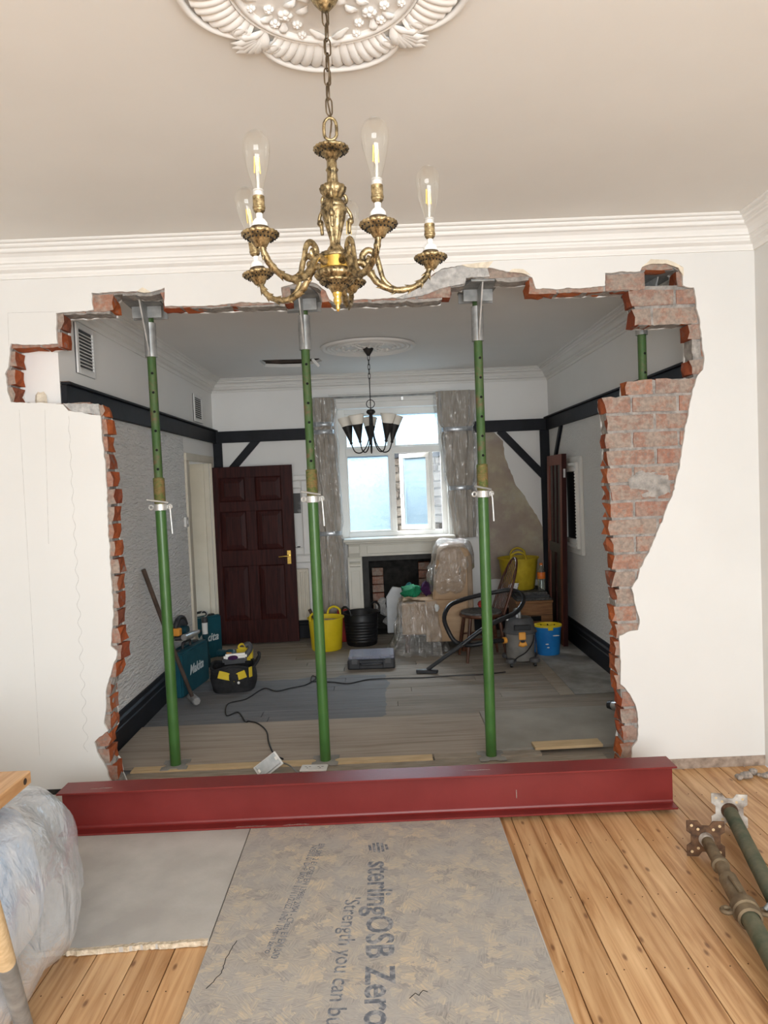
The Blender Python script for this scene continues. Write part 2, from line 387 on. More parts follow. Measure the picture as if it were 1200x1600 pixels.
thin_glass('clear_lid', (0.75, 0.78, 0.9), 0.15, 0.35, (0.42, 0.43, 0.52), 0.2)
m, nt, out = new_mat('frosted_pane')
v = coords(nt)
peb = N(nt, 'ShaderNodeTexVoronoi', Scale=75.0); nt.links.new(v, peb.inputs['Vector'])
pn = noisetex(nt, v, 60, 3)
t1 = nt.nodes.new('ShaderNodeBsdfTransparent'); nt.links.new(ramp(nt, pn, [(0.35, (0.62, 0.80, 0.98)), (0.65, (0.95, 1.0, 1.0))]), t1.inputs[0])
t2 = nt.nodes.new('ShaderNodeBsdfTranslucent'); nt.links.new(ramp(nt, peb.outputs['Distance'], [(0.1, (0.26, 0.40, 0.55)), (0.6, (0.50, 0.62, 0.70))]), t2.inputs[0])
r1 = N(nt, 'ShaderNodeBsdfRefraction', Roughness=0.45, IOR=1.08, Color=(0.75, 0.9, 1.0, 1))
ma = N(nt, 'ShaderNodeMixShader'); ma.inputs[0].default_value = 0.55; nt.links.new(t1.outputs[0], ma.inputs[1]); nt.links.new(r1.outputs[0], ma.inputs[2])
mb_ = N(nt, 'ShaderNodeMixShader'); mb_.inputs[0].default_value = 0.15; nt.links.new(ma.outputs[0], mb_.inputs[1]); nt.links.new(t2.outputs[0], mb_.inputs[2])
nt.links.new(mb_.outputs[0], out.inputs[0])
thin_glass('bottle_plastic', (0.8, 0.85, 0.83), 0.1, 0.15, (0.5, 0.5, 0.45))

# ------------------------------------------------------------------ mesh helpers
class MB:
    def __init__(s): s.v = []; s.f = []
    def add(s, vs, fs, M=None):
        b = len(s.v)
        s.v += [tuple(M @ Vector(p)) if M is not None else tuple(p) for p in vs]
        s.f += [tuple(i + b for i in f) for f in fs]
        return s
    def box(s, x0, x1, y0, y1, z0, z1, M=None):
        vs = [(x0, y0, z0), (x1, y0, z0), (x1, y1, z0), (x0, y1, z0), (x0, y0, z1), (x1, y0, z1), (x1, y1, z1), (x0, y1, z1)]
        return s.add(vs, [(3, 2, 1, 0), (4, 5, 6, 7), (0, 1, 5, 4), (1, 2, 6, 5), (2, 3, 7, 6), (3, 0, 4, 7)], M)
    def tube(s, pts, r, n=10, closed=False, caps=True, M=None, flat=1.0):
        pts = [Vector(p) for p in pts]; k = len(pts)
        rs = r if isinstance(r, (list, tuple)) else [r] * k
        tang = []
        for i in range(k):
            a = pts[(i - 1) % k] if (closed or i > 0) else pts[0]
            b = pts[(i + 1) % k] if (closed or i < k - 1) else pts[-1]
            tang.append((b - a).normalized())
        ref = Vector((0, 0, 1)) if abs(tang[0].z) < 0.9 else Vector((1, 0, 0))
        u = tang[0].cross(ref).normalized()
        vs = []
        for i in range(k):
            t = tang[i]
            u = (u - t * u.dot(t)).normalized()
            w = t.cross(u)
            for j in range(n):
                a = 2 * pi * j / n
                vs.append(pts[i] + u * cos(a) * rs[i] + w * sin(a) * rs[i] * flat)
        fs = []
        for i in range(k if closed else k - 1):
            for j in range(n):
                a = i * n + j; b = i * n + (j + 1) % n
                c = ((i + 1) % k) * n + (j + 1) % n; d = ((i + 1) % k) * n + j
                fs.append((a, b, c, d))
        if caps and not closed:
            fs.append(tuple(range(n - 1, -1, -1))); fs.append(tuple(range((k - 1) * n, k * n)))
        return s.add(vs, fs, M)
    def cyl(s, p0, p1, r0, r1=None, n=16, M=None):
        return s.tube([p0, p1], [r0, r0 if r1 is None else r1], n, M=M)
    def lathe(s, prof, n=24, M=None, mod=None, a0=0.0, a1=2 * pi):
        full = abs(a1 - a0 - 2 * pi) < 1e-6
        cols = n if full else n + 1
        vs = []
        for (r, z) in prof:
            for j in range(cols):
                a = a0 + (a1 - a0) * j / n
                q = r * (mod(a, z) if mod else 1.0)
                vs.append((q * cos(a), q * sin(a), z))
        fs = []
        for i in range(len(prof) - 1):
            for j in range(n):
                j2 = (j + 1) % cols if full else j + 1
                fs.append((i * cols + j, i * cols + j2, (i + 1) * cols + j2, (i + 1) * cols + j))
        return s.add(vs, fs, M)
    def sphere(s, c, rx, ry=None, rz=None, n=12, m=8, M=None):
        ry = ry or rx; rz = rz or rx
        prof = [(sin(pi * i / m), -cos(pi * i / m)) for i in range(m + 1)]
        vs = []
        for (r, z) in prof:
            for j in range(n):
                a = 2 * pi * j / n
                vs.append((c[0] + rx * r * cos(a), c[1] + ry * r * sin(a), c[2] + rz * z))
        fs = []
        for i in range(m):
            for j in range(n):
                fs.append((i * n + j, i * n + (j + 1) % n, (i + 1) * n + (j + 1) % n, (i + 1) * n + j))
        return s.add(vs, fs, M)
    def prism(s, poly, a0, a1, plane='xz', holes=(), M=None):
        """Extrude a 2-D outline (with holes) along the axis that is left out of `plane`."""
        def P(p, a):
            return {'xz': (p[0], a, p[1]), 'xy': (p[0], p[1], a), 'yz': (a, p[0], p[1])}[plane]
        loops = [list(poly)] + [list(h) for h in holes]
        flat = [q for l in loops for q in l]
        tris = tessellate_polygon([[Vector((q[0], q[1], 0)) for q in l] for l in loops])
        k = len(flat)
        vs = [P(q, a0) for q in flat] + [P(q, a1) for q in flat]
        fs = [tuple(t) for t in tris] + [tuple(i + k for i in reversed(t)) for t in tris]
        b = 0
        for l in loops:
            m = len(l)
            for i in range(m):
                j = (i + 1) % m
                fs.append((b + i, b + j, b + j + k, b + i + k))
            b += m
        return s.add(vs, fs, M)
    def mesh(s, name, mat, smooth=None, bevel=0.0, seg=1, weld=False, jit=0.0, recalc=True):
        me = bpy.data.meshes.new(name)
        me.from_pydata([tuple(p) for p in s.v], [], s.f)
        bm = bmesh.new(); bm.from_mesh(me)
        if weld: bmesh.ops.remove_doubles(bm, verts=bm.verts, dist=1e-5)
        if recalc: bmesh.ops.recalc_face_normals(bm, faces=bm.faces)
        if bevel > 0:
            es = [e for e in bm.edges if len(e.link_faces) == 2 and e.calc_face_angle(0) > radians(35)]
            bmesh.ops.bevel(bm, geom=es, offset=bevel, segments=seg, affect='EDGES', clamp_overlap=True)
        if jit > 0:
            for vv in bm.verts:
                vv.co += Vector((RN.uniform(-jit, jit), RN.uniform(-jit, jit), RN.uniform(-jit, jit)))
        if smooth is not None:
            for fc in bm.faces: fc.smooth = True
            for e in bm.edges:
                if len(e.link_faces) == 2 and e.calc_face_angle(0) > radians(smooth): e.smooth = False
        bm.to_mesh(me); bm.free()
        me.materials.append(MATS[mat])
        return me
    def build(s, name, mat, parent=None, **kw):
        return link(name, s.mesh(name, mat, **kw), parent)
def link(name, me, parent=None, loc=None, rot=None):
    o = bpy.data.objects.new(name, me)
    col.objects.link(o)
    if parent is not None: o.parent = parent
    if loc is not None: o.location = loc
    if rot is not None: o.rotation_euler = rot
    return o
def tag(o, label, cat=None, group=None, kind=None):
    if label: o['label'] = label
    if cat: o['category'] = cat
    if group: o['group'] = group
    if kind: o['kind'] = kind
    return o
def thing(name, label, cat, loc=(0, 0, 0), rot=(0, 0, 0), group=None):
    o = bpy.data.objects.new(name, None)
    o.empty_display_size = 0.1
    col.objects.link(o)
    o.location = loc; o.rotation_euler = rot
    return tag(o, label, cat, group)
def copy_tree(o, parent=None):
    c = o.copy(); col.objects.link(c); c.parent = parent
    for ch in list(o.children): copy_tree(ch, c)
    return c
def struct(o, label, cat): return tag(o, label, cat, kind='structure')
def T(x=0, y=0, z=0): return Matrix.Translation((x, y, z))
def RX(a): return Matrix.Rotation(a, 4, 'X')
def RY(a): return Matrix.Rotation(a, 4, 'Y')
def RZ(a): return Matrix.Rotation(a, 4, 'Z')
def arc(c, r, a0, a1, n, plane='xz'):
    out = []
    for i in range(n + 1):
        a = a0 + (a1 - a0) * i / n
        out.append({'xz': (c[0] + r * cos(a), c[1], c[2] + r * sin(a)), 'xy': (c[0] + r * cos(a), c[1] + r * sin(a), c[2]), 'yz': (c[0], c[1] + r * cos(a), c[2] + r * sin(a))}[plane])
    return out
def smooth_path(pts, k=6):
    pts = [Vector(p) for p in pts]; out = []
    for i in range(len(pts) - 1):
        p0 = pts[max(i - 1, 0)]; p1 = pts[i]; p2 = pts[i + 1]; p3 = pts[min(i + 2, len(pts) - 1)]
        for j in range(k):
            t = j / k
            out.append(0.5 * ((2 * p1) + (-p0 + p2) * t + (2 * p0 - 5 * p1 + 4 * p2 - p3) * t * t + (-p0 + 3 * p1 - 3 * p2 + p3) * t ** 3))
    out.append(pts[-1]); return out
def text_mesh(body, size, mat, depth=0.0004, bold=0.0, shear=0.0, spacing=1.0):
    cu = bpy.data.curves.new('print', 'FONT')
    cu.body = body; cu.size = size; cu.extrude = depth; cu.offset = bold; cu.shear = shear; cu.space_character = spacing
    cu.resolution_u = 3
    ob = bpy.data.objects.new('print', cu); col.objects.link(ob)
    me = bpy.data.meshes.new_from_object(ob.evaluated_get(bpy.context.evaluated_depsgraph_get()))
    bpy.data.objects.remove(ob); bpy.data.curves.remove(cu)
    me.materials.clear(); me.materials.append(MATS[mat])
    return me

# ================================================================== SETTING
YW = 3.885                      # front face of the wall that is being opened
YB, YK = YW + 0.014, YW + 0.145  # brick face / far-room face of that wall
XL, XR, YE = -1.70, 1.82, 7.75   # far room: left wall, right wall, end wall
ZC, ZC2 = 2.89, 2.74             # ceilings
XFL, XFR, YR = -2.75, 2.02, -2.25

def wpx(pts): return [(p.x, p.z) for p in (at(a, b, YW) for a, b in pts)]
def ragged(poly, step, amp, seed, zmin=0.02):
    r = random.Random(seed); out = []
    k = len(poly)
    for i in range(k - 1):
        a, b = Vector(poly[i]), Vector(poly[i + 1])
        n = max(1, int((b - a).length / step))
        for j in range(n):
            q = a.lerp(b, j / n)
            if q.y > zmin and (i or j):
                w = noise.noise(Vector((q.x * 14, q.y * 14, seed))) * amp * 1.2
                q += Vector((r.uniform(-amp, amp) * 0.5 + w, r.uniform(-amp, amp) * 0.5 + w))
            out.append((q.x, q.y))
    out.append(tuple(poly[-1])); return out
def inside(p, poly):
    x, y = p; c = False; j = len(poly) - 1
    for i in range(len(poly)):
        xi, yi = poly[i]; xj, yj = poly[j]
        if (yi > y) != (yj > y) and x < (xj - xi) * (y - yi) / (yj - yi) + xi: c = not c
        j = i
    return c

PLASTER_PX = [(181, 1240), (175, 1225), (167, 1205), (150, 1170), (147, 1160), (155, 1152), (168, 1142), (163, 1130), (165, 1100), (166, 1075), (168, 1070), (176, 1040), (181, 1030), (182, 1018), (174, 1010), (174, 990), (177, 958), (175, 925), (172, 880), (169, 832), (167, 781), (164, 724), (159, 679), (157, 649), (107, 641), (99, 631), (16, 629), (11, 603), (8, 585), (13, 574), (15, 545), (16, 538), (89, 538), (88, 489), (145, 485), (143, 458), (176, 456), (213, 455), (221, 450), (235, 457), (257, 449), (257, 478), (320, 478), (355, 475), (379, 472), (428, 473), (442, 471), (439, 448), (459, 444), (483, 441), (494, 443), (509, 454), (514, 467), (520, 472), (553, 468), (619, 465), (635, 459), (670, 433), (689, 420), (720, 414), (762, 417), (797, 424), (816, 424), (831, 433), (838, 451), (885, 451), (912, 450), (946, 446), (946, 426), (1000, 424), (1005, 415), (1017, 407), (1040, 407), (1052, 411), (1066, 417), (1067, 446), (1085, 449), (1090, 485), (1094, 505), (1097, 535), (1101, 560), (1099, 577), (1090, 587), (1082, 612), (1071, 669), (1066, 703), (1062, 727), (1054, 764), (1036, 811), (1014, 862), (1000, 889), (997, 903), (987, 919), (993, 943), (999, 970), (998, 984), (985, 987), (968, 994), (970, 1034), (970, 1068), (988, 1088), (995, 1105), (998, 1135), (995, 1159), (988, 1168), (987, 1200), (986, 1216)]
BRICK_PX = [(186, 1240), (176, 1205), (160, 1170), (160, 1158), (172, 1143), (168, 1100), (171, 1070), (179, 1040), (185, 1022), (178, 1000), (181, 960), (179, 930), (175, 880), (172, 832), (170, 781), (166, 724), (161, 679), (160, 652), (150, 633), (18, 628), (15, 603), (16, 545), (17, 541), (91, 541), (91, 492), (170, 488), (170, 466), (177, 459), (235, 460), (256, 456), (258, 480), (322, 480), (330, 479), (444, 477), (446, 452), (459, 447), (483, 444), (496, 448), (509, 458), (514, 470), (522, 476), (553, 472), (622, 471), (692, 467), (693, 449), (727, 445), (730, 433), (774, 433), (778, 438), (831, 437), (839, 456), (912, 455), (990, 452), (1000, 508), (1083, 504), (1086, 587), (1080, 590), (983, 596), (983, 618), (946, 622), (950, 650), (953, 690), (955, 760), (958, 800), (960, 840), (963, 880), (967, 910), (972, 930), (963, 940), (965, 965), (968, 985), (970, 1000), (969, 1030), (967, 1035), (968, 1065), (971, 1075), (977, 1110), (978, 1150), (974, 1180), (974, 1216)]
NICHE_PX = [(1008, 446), (1005, 430), (1012, 419), (1052, 415), (1062, 421), (1064, 444)]
H_PL = wpx(PLASTER_PX); H_BR = wpx(BRICK_PX); H_NI = wpx(NICHE_PX)
for h in (H_PL, H_BR):
    h[0] = (h[0][0], 0.0); h[-1] = (h[-1][0], 0.0)

def wall_loop(hole):
    return [(XFL - 0.2, 0.0), (XFL - 0.2, ZC + 0.1), (XFR + 0.2, ZC + 0.1), (XFR + 0.2, 0.0)] + list(reversed(hole))
wall = MB().prism(wall_loop(ragged(H_PL, 0.016, 0.0045, 3)), YW, YB, 'xz').build('wall_middle', 'wall_paint')
struct(wall, 'white plastered wall with a large jagged hole knocked through it', 'wall')
core = MB().prism(wall_loop(ragged(H_BR, 0.02, 0.006, 5)), YB + 0.007, YK - 0.022, 'xz', [ragged(H_NI + H_NI[:1], 0.02, 0.003, 6)[:-1]]).build('mortar_core', 'mortar', wall)
back = MB().prism(wall_loop(ragged(H_BR, 0.018, 0.006, 8)), YK - 0.020, YK, 'xz', [ragged(H_NI + H_NI[:1], 0.02, 0.003, 9)[:-1]]).build('rear_plaster', 'far_paint', wall)
# single bricks along every broken edge and where the plaster is off
def brick_mesh(x0, x1, z0, z1, y0, y1, rough_end):
    nx, ny, nz = 4, 2, 2
    idx = {}; vs = []; fs = []
    def vid(i, j, k):
        key = (i, j, k)
        if key not in idx:
            x = x0 + (x1 - x0) * i / nx; y = y0 + (y1 - y0) * j / ny; z = z0 + (z1 - z0) * k / nz
            a = 0.0022
            q = Vector((RN.uniform(-a, a), RN.uniform(-a * 0.6, a * 0.6), RN.uniform(-a, a)))
            if rough_end.get('l') and i == 0: q += Vector((RN.uniform(-0.012, 0.010), 0, 0))
            if rough_end.get('r') and i == nx: q += Vector((RN.uniform(-0.010, 0.012), 0, 0))
            if rough_end.get('b') and k == 0: q += Vector((0, 0, RN.uniform(-0.004, 0.006)))
            if rough_end.get('t') and k == nz: q += Vector((0, 0, RN.uniform(-0.006, 0.003)))
            # knock the arrises back a little
            e = (i in (0, nx)) + (j in (0, ny)) + (k in (0, nz))
            cx, cz = (x0 + x1) / 2, (z0 + z1) / 2
            if e >= 2: q += Vector(((cx - x) * 0.02, (0.003 if j == 0 else (-0.003 if j == ny else 0)), (cz - z) * 0.06))
            idx[key] = len(vs); vs.append((x + q.x, y + q.y, z + q.z))
        return idx[key]
    for i in range(nx):
        for k in range(nz):
            fs.append((vid(i, 0, k), vid(i + 1, 0, k), vid(i + 1, 0, k + 1), vid(i, 0, k + 1)))
            fs.append((vid(i, ny, k), vid(i, ny, k + 1), vid(i + 1, ny, k + 1), vid(i + 1, ny, k)))
    for i in range(nx):
        for j in range(ny):
            fs.append((vid(i, j, 0), vid(i, j + 1, 0), vid(i + 1, j + 1, 0), vid(i + 1, j, 0)))
            fs.append((vid(i, j, nz), vid(i + 1, j, nz), vid(i + 1, j + 1, nz), vid(i, j + 1, nz)))
    for j in range(ny):
        for k in range(nz):
            fs.append((vid(0, j, k), vid(0, j, k + 1), vid(0, j + 1, k + 1), vid(0, j + 1, k)))
            fs.append((vid(nx, j, k), vid(nx, j + 1, k), vid(nx, j + 1, k + 1), vid(nx, j, k + 1)))
    m = MB(); m.v = vs; m.f = fs
    return m.mesh('brick', 'brick', recalc=False)
COURSE, BLEN = 0.0925, 0.247
def solid(p): return not inside(p, H_BR) and not inside(p, H_NI) and p[1] > 0
row = 0
z = 2.005 - 22 * COURSE
while z < ZC - 0.05:
    z0, z1 = max(z, 0.0) + 0.005, z + COURSE - 0.006
    xs = -2.16 + (0.0 if row % 2 else BLEN / 2) + 0.06
    while xs < XFR - 0.05:
        x0, x1 = xs + 0.006, xs + BLEN - 0.006
        e = 0.05
        near = any(inside((xa, za), H_PL) for xa in (x0 - e, (x0 + x1) / 2, x1 + e) for za in (z0 - e, (z0 + z1) / 2, z1 + e))
        if near and z1 > z0 + 0.02:
            nx, nz = 24, 10
            pts = [(i, k) for i in range(nx) for k in range(nz) if solid((x0 + (x1 - x0) * (i + .5) / nx, z0 + (z1 - z0) * (k + .5) / nz))]
            if len(pts) > 0.05 * nx * nz:
                # trim to the columns and layers that are mostly solid
                ci = [i for i in range(nx) if sum(1 for p in pts if p[0] == i) >= 0.45 * max(sum(1 for p in pts if p[0] == q) for q in range(nx))]
                i0, i1 = min(ci), max(ci) + 1
                ck = [k for k in range(nz) if sum(1 for p in pts if p[1] == k and i0 <= p[0] < i1) >= 0.5 * (i1 - i0)]
                if ck:
                    k0, k1 = min(ck), max(ck) + 1
                    bx0, bx1 = x0 + (x1 - x0) * i0 / nx, x0 + (x1 - x0) * i1 / nx
                    bz0, bz1 = z0 + (z1 - z0) * k0 / nz, z0 + (z1 - z0) * k1 / nz
                    rg = {'l': i0 > 0 or not solid((x0 - 0.03, (bz0 + bz1) / 2)), 'r': i1 < nx or not solid((x1 + 0.03, (bz0 + bz1) / 2)), 'b': k0 > 0 or not solid(((bx0 + bx1) / 2, z0 - 0.03)), 't': k1 < nz or not solid(((bx0 + bx1) / 2, z1 + 0.03))}
                    if rg['b']: bz0 -= 0.010
                    if rg['t']: bz1 += 0.006
                    if bx1 - bx0 > 0.03 and bz1 - bz0 > 0.02:
                        pr = RN.uniform(-0.003, 0.003)
                        mx0 = bx0 - (RN.uniform(0.008, 0.020) if rg['l'] else 0); mx1 = bx1 + (RN.uniform(0.008, 0.020) if rg['r'] else 0)
                        cx, cz = (mx0 + mx1) / 2, (bz0 + bz1) / 2
                        me = brick_mesh(mx0 - cx, mx1 - cx, bz0 - cz, bz1 - cz, 0, YK - 0.014 - YB, rg)
                        link('brick', me, wall, (cx, YB + pr, cz))
        xs += BLEN
    z += COURSE; row += 1
# grey undercoat still stuck to the bricks, and chewed mortar lumps on the left jamb
def patch(name, px, mat, y0, y1, amp=0.004, seed=1):
    q = wpx(px); q = ragged(q + q[:1], 0.015, amp, seed)[:-1]
    return MB().prism(q, y0, y1, 'xz').build(name, mat, wall)
patch('undercoat', [(619, 467), (640, 455), (672, 433), (690, 421), (720, 415), (762, 418), (766, 431), (728, 434), (726, 443), (692, 449), (660, 462)], 'render_grey', YW + 0.004, YB + 0.002, seed=21)
patch('undercoat', [(98, 630), (152, 631), (156, 650), (140, 645), (112, 643)], 'render_grey', YW + 0.005, YB + 0.004, seed=22)
patch('undercoat', [(1000, 736), (1045, 738), (1050, 768), (1025, 778), (988, 772), (985, 750)], 'mortar', YW + 0.0125, YB + 0.003, 0.014, seed=23)
patch('paint_flake', [(720, 414), (771, 408), (762, 419), (735, 418)], 'plaster_edge', YW - 0.001, YW + 0.006, 0.002, 24)
patch('paint_flake', [(1003, 417), (1017, 405), (1042, 406), (1054, 410), (1068, 418), (1068, 432), (1060, 418), (1040, 412), (1018, 412)], 'plaster_edge', YW - 0.001, YW + 0.006, 0.002, 25)
patch('paint_flake', [(795, 425), (800, 420), (817, 421), (830, 431), (815, 427)], 'plaster_edge', YW - 0.001, YW + 0.006, 0.002, 26)
patch('paint_flake', [(214, 455), (222, 449), (236, 456), (226, 458)], 'plaster_edge', YW - 0.001, YW + 0.006, 0.002, 27)
for i, (a, b, s) in enumerate([(176, 1130, .030), (174, 1095, .030), (177, 1060, .035), (176, 1195, .04), (182, 1215, .04), (174, 1005, .035), (178, 975, .03), (976, 1180, .04), (985, 1130, .035), (979, 1150, .04), (986, 1105, .03), (970, 990, .03)]):
    p = at(a, b, YW + 0.06)
    m = MB().sphere((0, 0, 0), s * 0.75, 0.055, s * 1.1, 10, 7)
    m.v = [tuple(Vector(q) * (1 + 0.35 * noise.noise(Vector(q) * 28 + Vector((i, 0, 0))))) for q in m.v]
    link('mortar_lump', m.mesh('mortar_lump', 'mortar'), wall, (p.x - (0.01 if a < 500 else -0.012), YW + 0.075, p.z))
# hairline crack and pencil guide down the left side of the plaster
ck = MB(); pts = []
for i in range(160):
    t = i / 159
    p = at(107 + 28 * t + 3 * sin(t * 120) * (0.3 + t), 650 + 525 * t, YW - 0.0004)
    pts.append(p)
ck.tube(pts, 0.0007, 4).build('crack', 'render_grey', wall)
for (a, b, c, d) in [(12, 489, 88, 487), (12, 489, 14, 540), (30, 640, 62, 1180), (70, 640, 76, 850)]:
    MB().cyl(at(a, b, YW - 0.0002), at(c, d, YW - 0.0002), 0.0006, n=4).build('pencil_line', 'render_grey', wall)
MB().box(1.34, XFR, YW - 0.004, YW + 0.005, 0.0, 0.055).build('bare_masonry_strip', 'masonry_brown', wall)
MB().box(XFL, -1.60, YW - 0.003, YW + 0.005, 0.0, 0.04).build('bare_masonry_strip', 'soot_void_black', wall)

# remaining shell of the front room
def shell(name, m, mat, label, cat='wall', **kw): return struct(m.build(name, mat, **kw), label, cat)
shell('wall_right', MB().box(XFR, XFR + 0.15, YR, YW, 0, ZC), 'wall_paint', 'white side wall at the right edge of the front room')
shell('wall_left', MB().box(XFL - 0.15, XFL, YR, YW, 0, ZC), 'wall_paint', 'white side wall left of the front room')
wr = MB()
wr.box(XFL, -0.92, YR - 0.2, YR, 0, ZC).box(-0.92, XFR, YR - 0.2, YR, 0, 0.55).box(-0.92, XFR, YR - 0.2, YR, 2.68, ZC)
shell('wall_rear', wr, 'wall_paint', 'white wall around the bay window behind the camera')
wf = MB()
for x in (-0.92, 0.04, 1.0, 1.95): wf.box(x, x + 0.06, YR - 0.16, YR - 0.08, 0.55, 2.68)
for zz in (0.55, 2.0, 2.62): wf.box(-0.92, XFR, YR - 0.16, YR - 0.08, zz, zz + 0.06)
shell('window_2', wf, 'white_gloss', 'white bay window frame behind the camera', 'window')
shell('ceiling', MB().box(XFL, XFR, YR, YW, ZC, ZC + 0.1), 'ceiling_paint', 'off-white ceiling of the front room', 'ceiling')

PROF = [(0.0, -0.156), (0.010, -0.156), (0.010, -0.150), (0.016, -0.138), (0.016, -0.128), (0.030, -0.122), (0.040, -0.116), (0.040, -0.110), (0.046, -0.102), (0.046, -0.092), (0.056, -0.088), (0.058, -0.078), (0.066, -0.062), (0.082, -0.050), (0.098, -0.046), (0.102, -0.040), (0.102, -0.030), (0.116, -0.026), (0.122, -0.020), (0.122, -0.012), (0.140, -0.010), (0.146, -0.004), (0.146, 0.0), (0.0, 0.0)]
def cornice(name, p0, p1, inward, zc, scale, label, m0=0, m1=0, mat='moulding_white'):
    """Run a cornice profile from p0 to p1; inward is the unit vector into the room, m0/m1 the mitre signs."""
    p0, p1, inward = Vector(p0), Vector(p1), Vector(inward)
    d = (p1 - p0).normalized(); vs = []; k = len(PROF)
    for p, sg in ((p0, m0), (p1, m1)):
        for (a, b) in PROF:
            q = p + inward * a * scale + d * a * scale * sg
            vs.append((q.x, q.y, zc + b * scale))
    fs = [(i, (i + 1) % k, (i + 1) % k + k, i + k) for i in range(k)] + [tuple(range(k)), tuple(range(2 * k - 1, k - 1, -1))]
    return struct(MB().add(vs, fs).build(name, mat), label, 'cornice')
cornice('trim_1', (XFL, YW, 0), (XFR, YW, 0), (0, -1, 0), ZC, 1.0, 'white stepped cornice along the top of the broken wall', 1, -1)
cornice('trim_2', (XFR, YW, 0), (XFR, YR, 0), (-1, 0, 0), ZC, 1.0, 'white cornice turning along the right side wall', 1, 0)
cornice('trim_3', (XFL, YW, 0), (XFL, YR, 0), (1, 0, 0), ZC, 1.0, 'white cornice along the left side wall of the front room', 1, 0)

# front floor: pine boards running away from the camera
fb = struct(MB().box(XFL, XFR, YR, YW, -0.06, -0.024).build('floor', 'soot_void_black'), 'sanded pine floorboards of the front room', 'floor')
x = 0.562 - 0.134 * 25; i = 0
nails = MB()
while x < XFR - 0.01:
    w = 0.134 + 0.005 * sin(i * 2.1) ; x0, x1 = max(x, XFL), min(x + w, XFR)
    if x1 > x0 + 0.02:
        hw = (x1 - x0) / 2 - 0.0018
        me = MB().box(-hw, hw, YR - 0.8, YW - 0.8, -0.024, RN.uniform(-0.0008, 0.0008)).mesh('plank', 'pine_plank', bevel=0.0012)
        link('plank', me, fb, ((x0 + x1) / 2, 0.8, 0))
        for y in (2.30, 2.72, 3.14, 3.56):
            for s in (-0.036, 0.036):
                yy = y + RN.uniform(-.012, .012)
                nails.cyl(((x0 + x1) / 2 + s, yy, 0.0004), ((x0 + x1) / 2 + s, yy, 0.0016), 0.0024, n=6)
    x += w; i += 1
tag(nails.build('nail', 'rust', fb), None, kind='stuff')

# ---------------------------------------------------------------- far room shell
# left wall: ends in a plastered return that shows through the hole
lw = MB()
DY0, DY1, DZ = 6.62, 7.50, 1.87
lw.box(XL - 0.40, XL, YK + 0.002, DY0 - 0.3, 0, ZC2).box(XL - 0.22, XL, DY0 - 0.3, DY0, 0, ZC2).box(XL - 0.22, XL, DY1, YE + 0.2, 0, ZC2).box(XL - 0.22, XL, DY0, DY1, DZ, ZC2)
left = struct(lw.build('wall_left.001', 'far_paint'), 'far room left wall, plain white above the black rail, ripple-embossed paper below', 'wall')
MB().box(XL - 0.001, XL + 0.004, YK + 0.004, DY0 - 0.11, 0.0, 2.10).build('wallpaper', 'wallpaper_relief', left)
right = struct(MB().box(XR, XR + 0.2, YK + 0.002, YE + 0.2, 0, ZC2).build('wall_right.001', 'far_paint'), 'far room right wall with woven-textured paper below the black rail', 'wall')
MB().box(XR - 0.004, XR + 0.001, YK + 0.004, YE, 0.0, 2.10).build('wallpaper', 'wallpaper_woven', right)
WX0, WX1, WZ0, WZ1 = -0.41, 0.745, 1.03, 2.40
FX0, FX1, FZ = -0.20, 0.60, 0.86
bw = MB()
bw.box(XL, WX0, YE, YE + 0.25, 0, ZC2).box(WX1, XR, YE, YE + 0.25, 0, ZC2).box(WX0, WX1, YE, YE + 0.25, WZ1, ZC2)
bw.box(WX0, FX0, YE, YE + 0.25, 0, WZ0).box(FX1, WX1, YE, YE + 0.25, 0, WZ0).box(FX0, FX1, YE, YE + 0.25, FZ, WZ0)
endw = struct(bw.build('wall_back', 'far_paint'), 'end wall of the far room with the window and fireplace', 'wall')
bp = [at(752, 672, YE), at(772, 676, YE), at(786, 690, YE), at(788, 712, YE), at(797, 735, YE), at(806, 757, YE), at(822, 780, YE), at(838, 805, YE), at(850, 828, YE), at(850, 905, YE), at(752, 905, YE)]
bp = ragged([(p.x, p.z) for p in bp] + [(bp[0].x, bp[0].z)], 0.03, 0.006, 31)[:-1]
MB().prism(bp, YE - 0.003, YE + 0.002, 'xz').build('bare_plaster_patch', 'bare_plaster', endw)
# hallway beyond the doorway
hall = MB().box(XL - 1.15, XL - 1.05, 5.9, 8.4, 0, 2.6).box(XL - 1.05, XL - 0.22, 8.3, 8.4, 0, 2.6).box(XL - 1.05, XL - 0.22, 5.9, 6.0, 0, 2.6).box(XL - 1.05, XL - 0.22, 5.9, 8.4, 2.5, 2.6)
shell('wall_left.002', hall, 'cream_gloss', 'cream hallway wall seen through the doorway')
# ceiling with a broken hole
hp = [fl(405, 563, ZC2), fl(430, 562, ZC2), fl(470, 561, ZC2), fl(498, 560, ZC2), fl(503, 564, ZC2), fl(497, 567, ZC2), fl(470, 573, ZC2), fl(440, 574, ZC2), fl(412, 573, ZC2), fl(415, 571, ZC2), fl(409, 568, ZC2)]
hp = [(p.x, p.y) for p in hp]
ce2 = MB().prism([(XL, YK), (XR, YK), (XR, YE), (XL, YE)], ZC2, ZC2 + 0.03, 'xy', [hp])
ce2 = struct(ce2.build('ceiling.001', 'far_ceiling'), 'grey-white ceiling of the far room with a torn hole', 'ceiling')
hx = [p[0] for p in hp]; hy = [p[1] for p in hp]
vo = MB().box(min(hx) - .2, max(hx) + .2, min(hy) - .2, max(hy) + .2, ZC2 + 0.03, ZC2 + 0.25)
vo.f.pop(0)
vo.build('ceiling_void', 'soot_void_black', ce2)  # void lining coloured near-black, the dark of the unlit hollow painted in
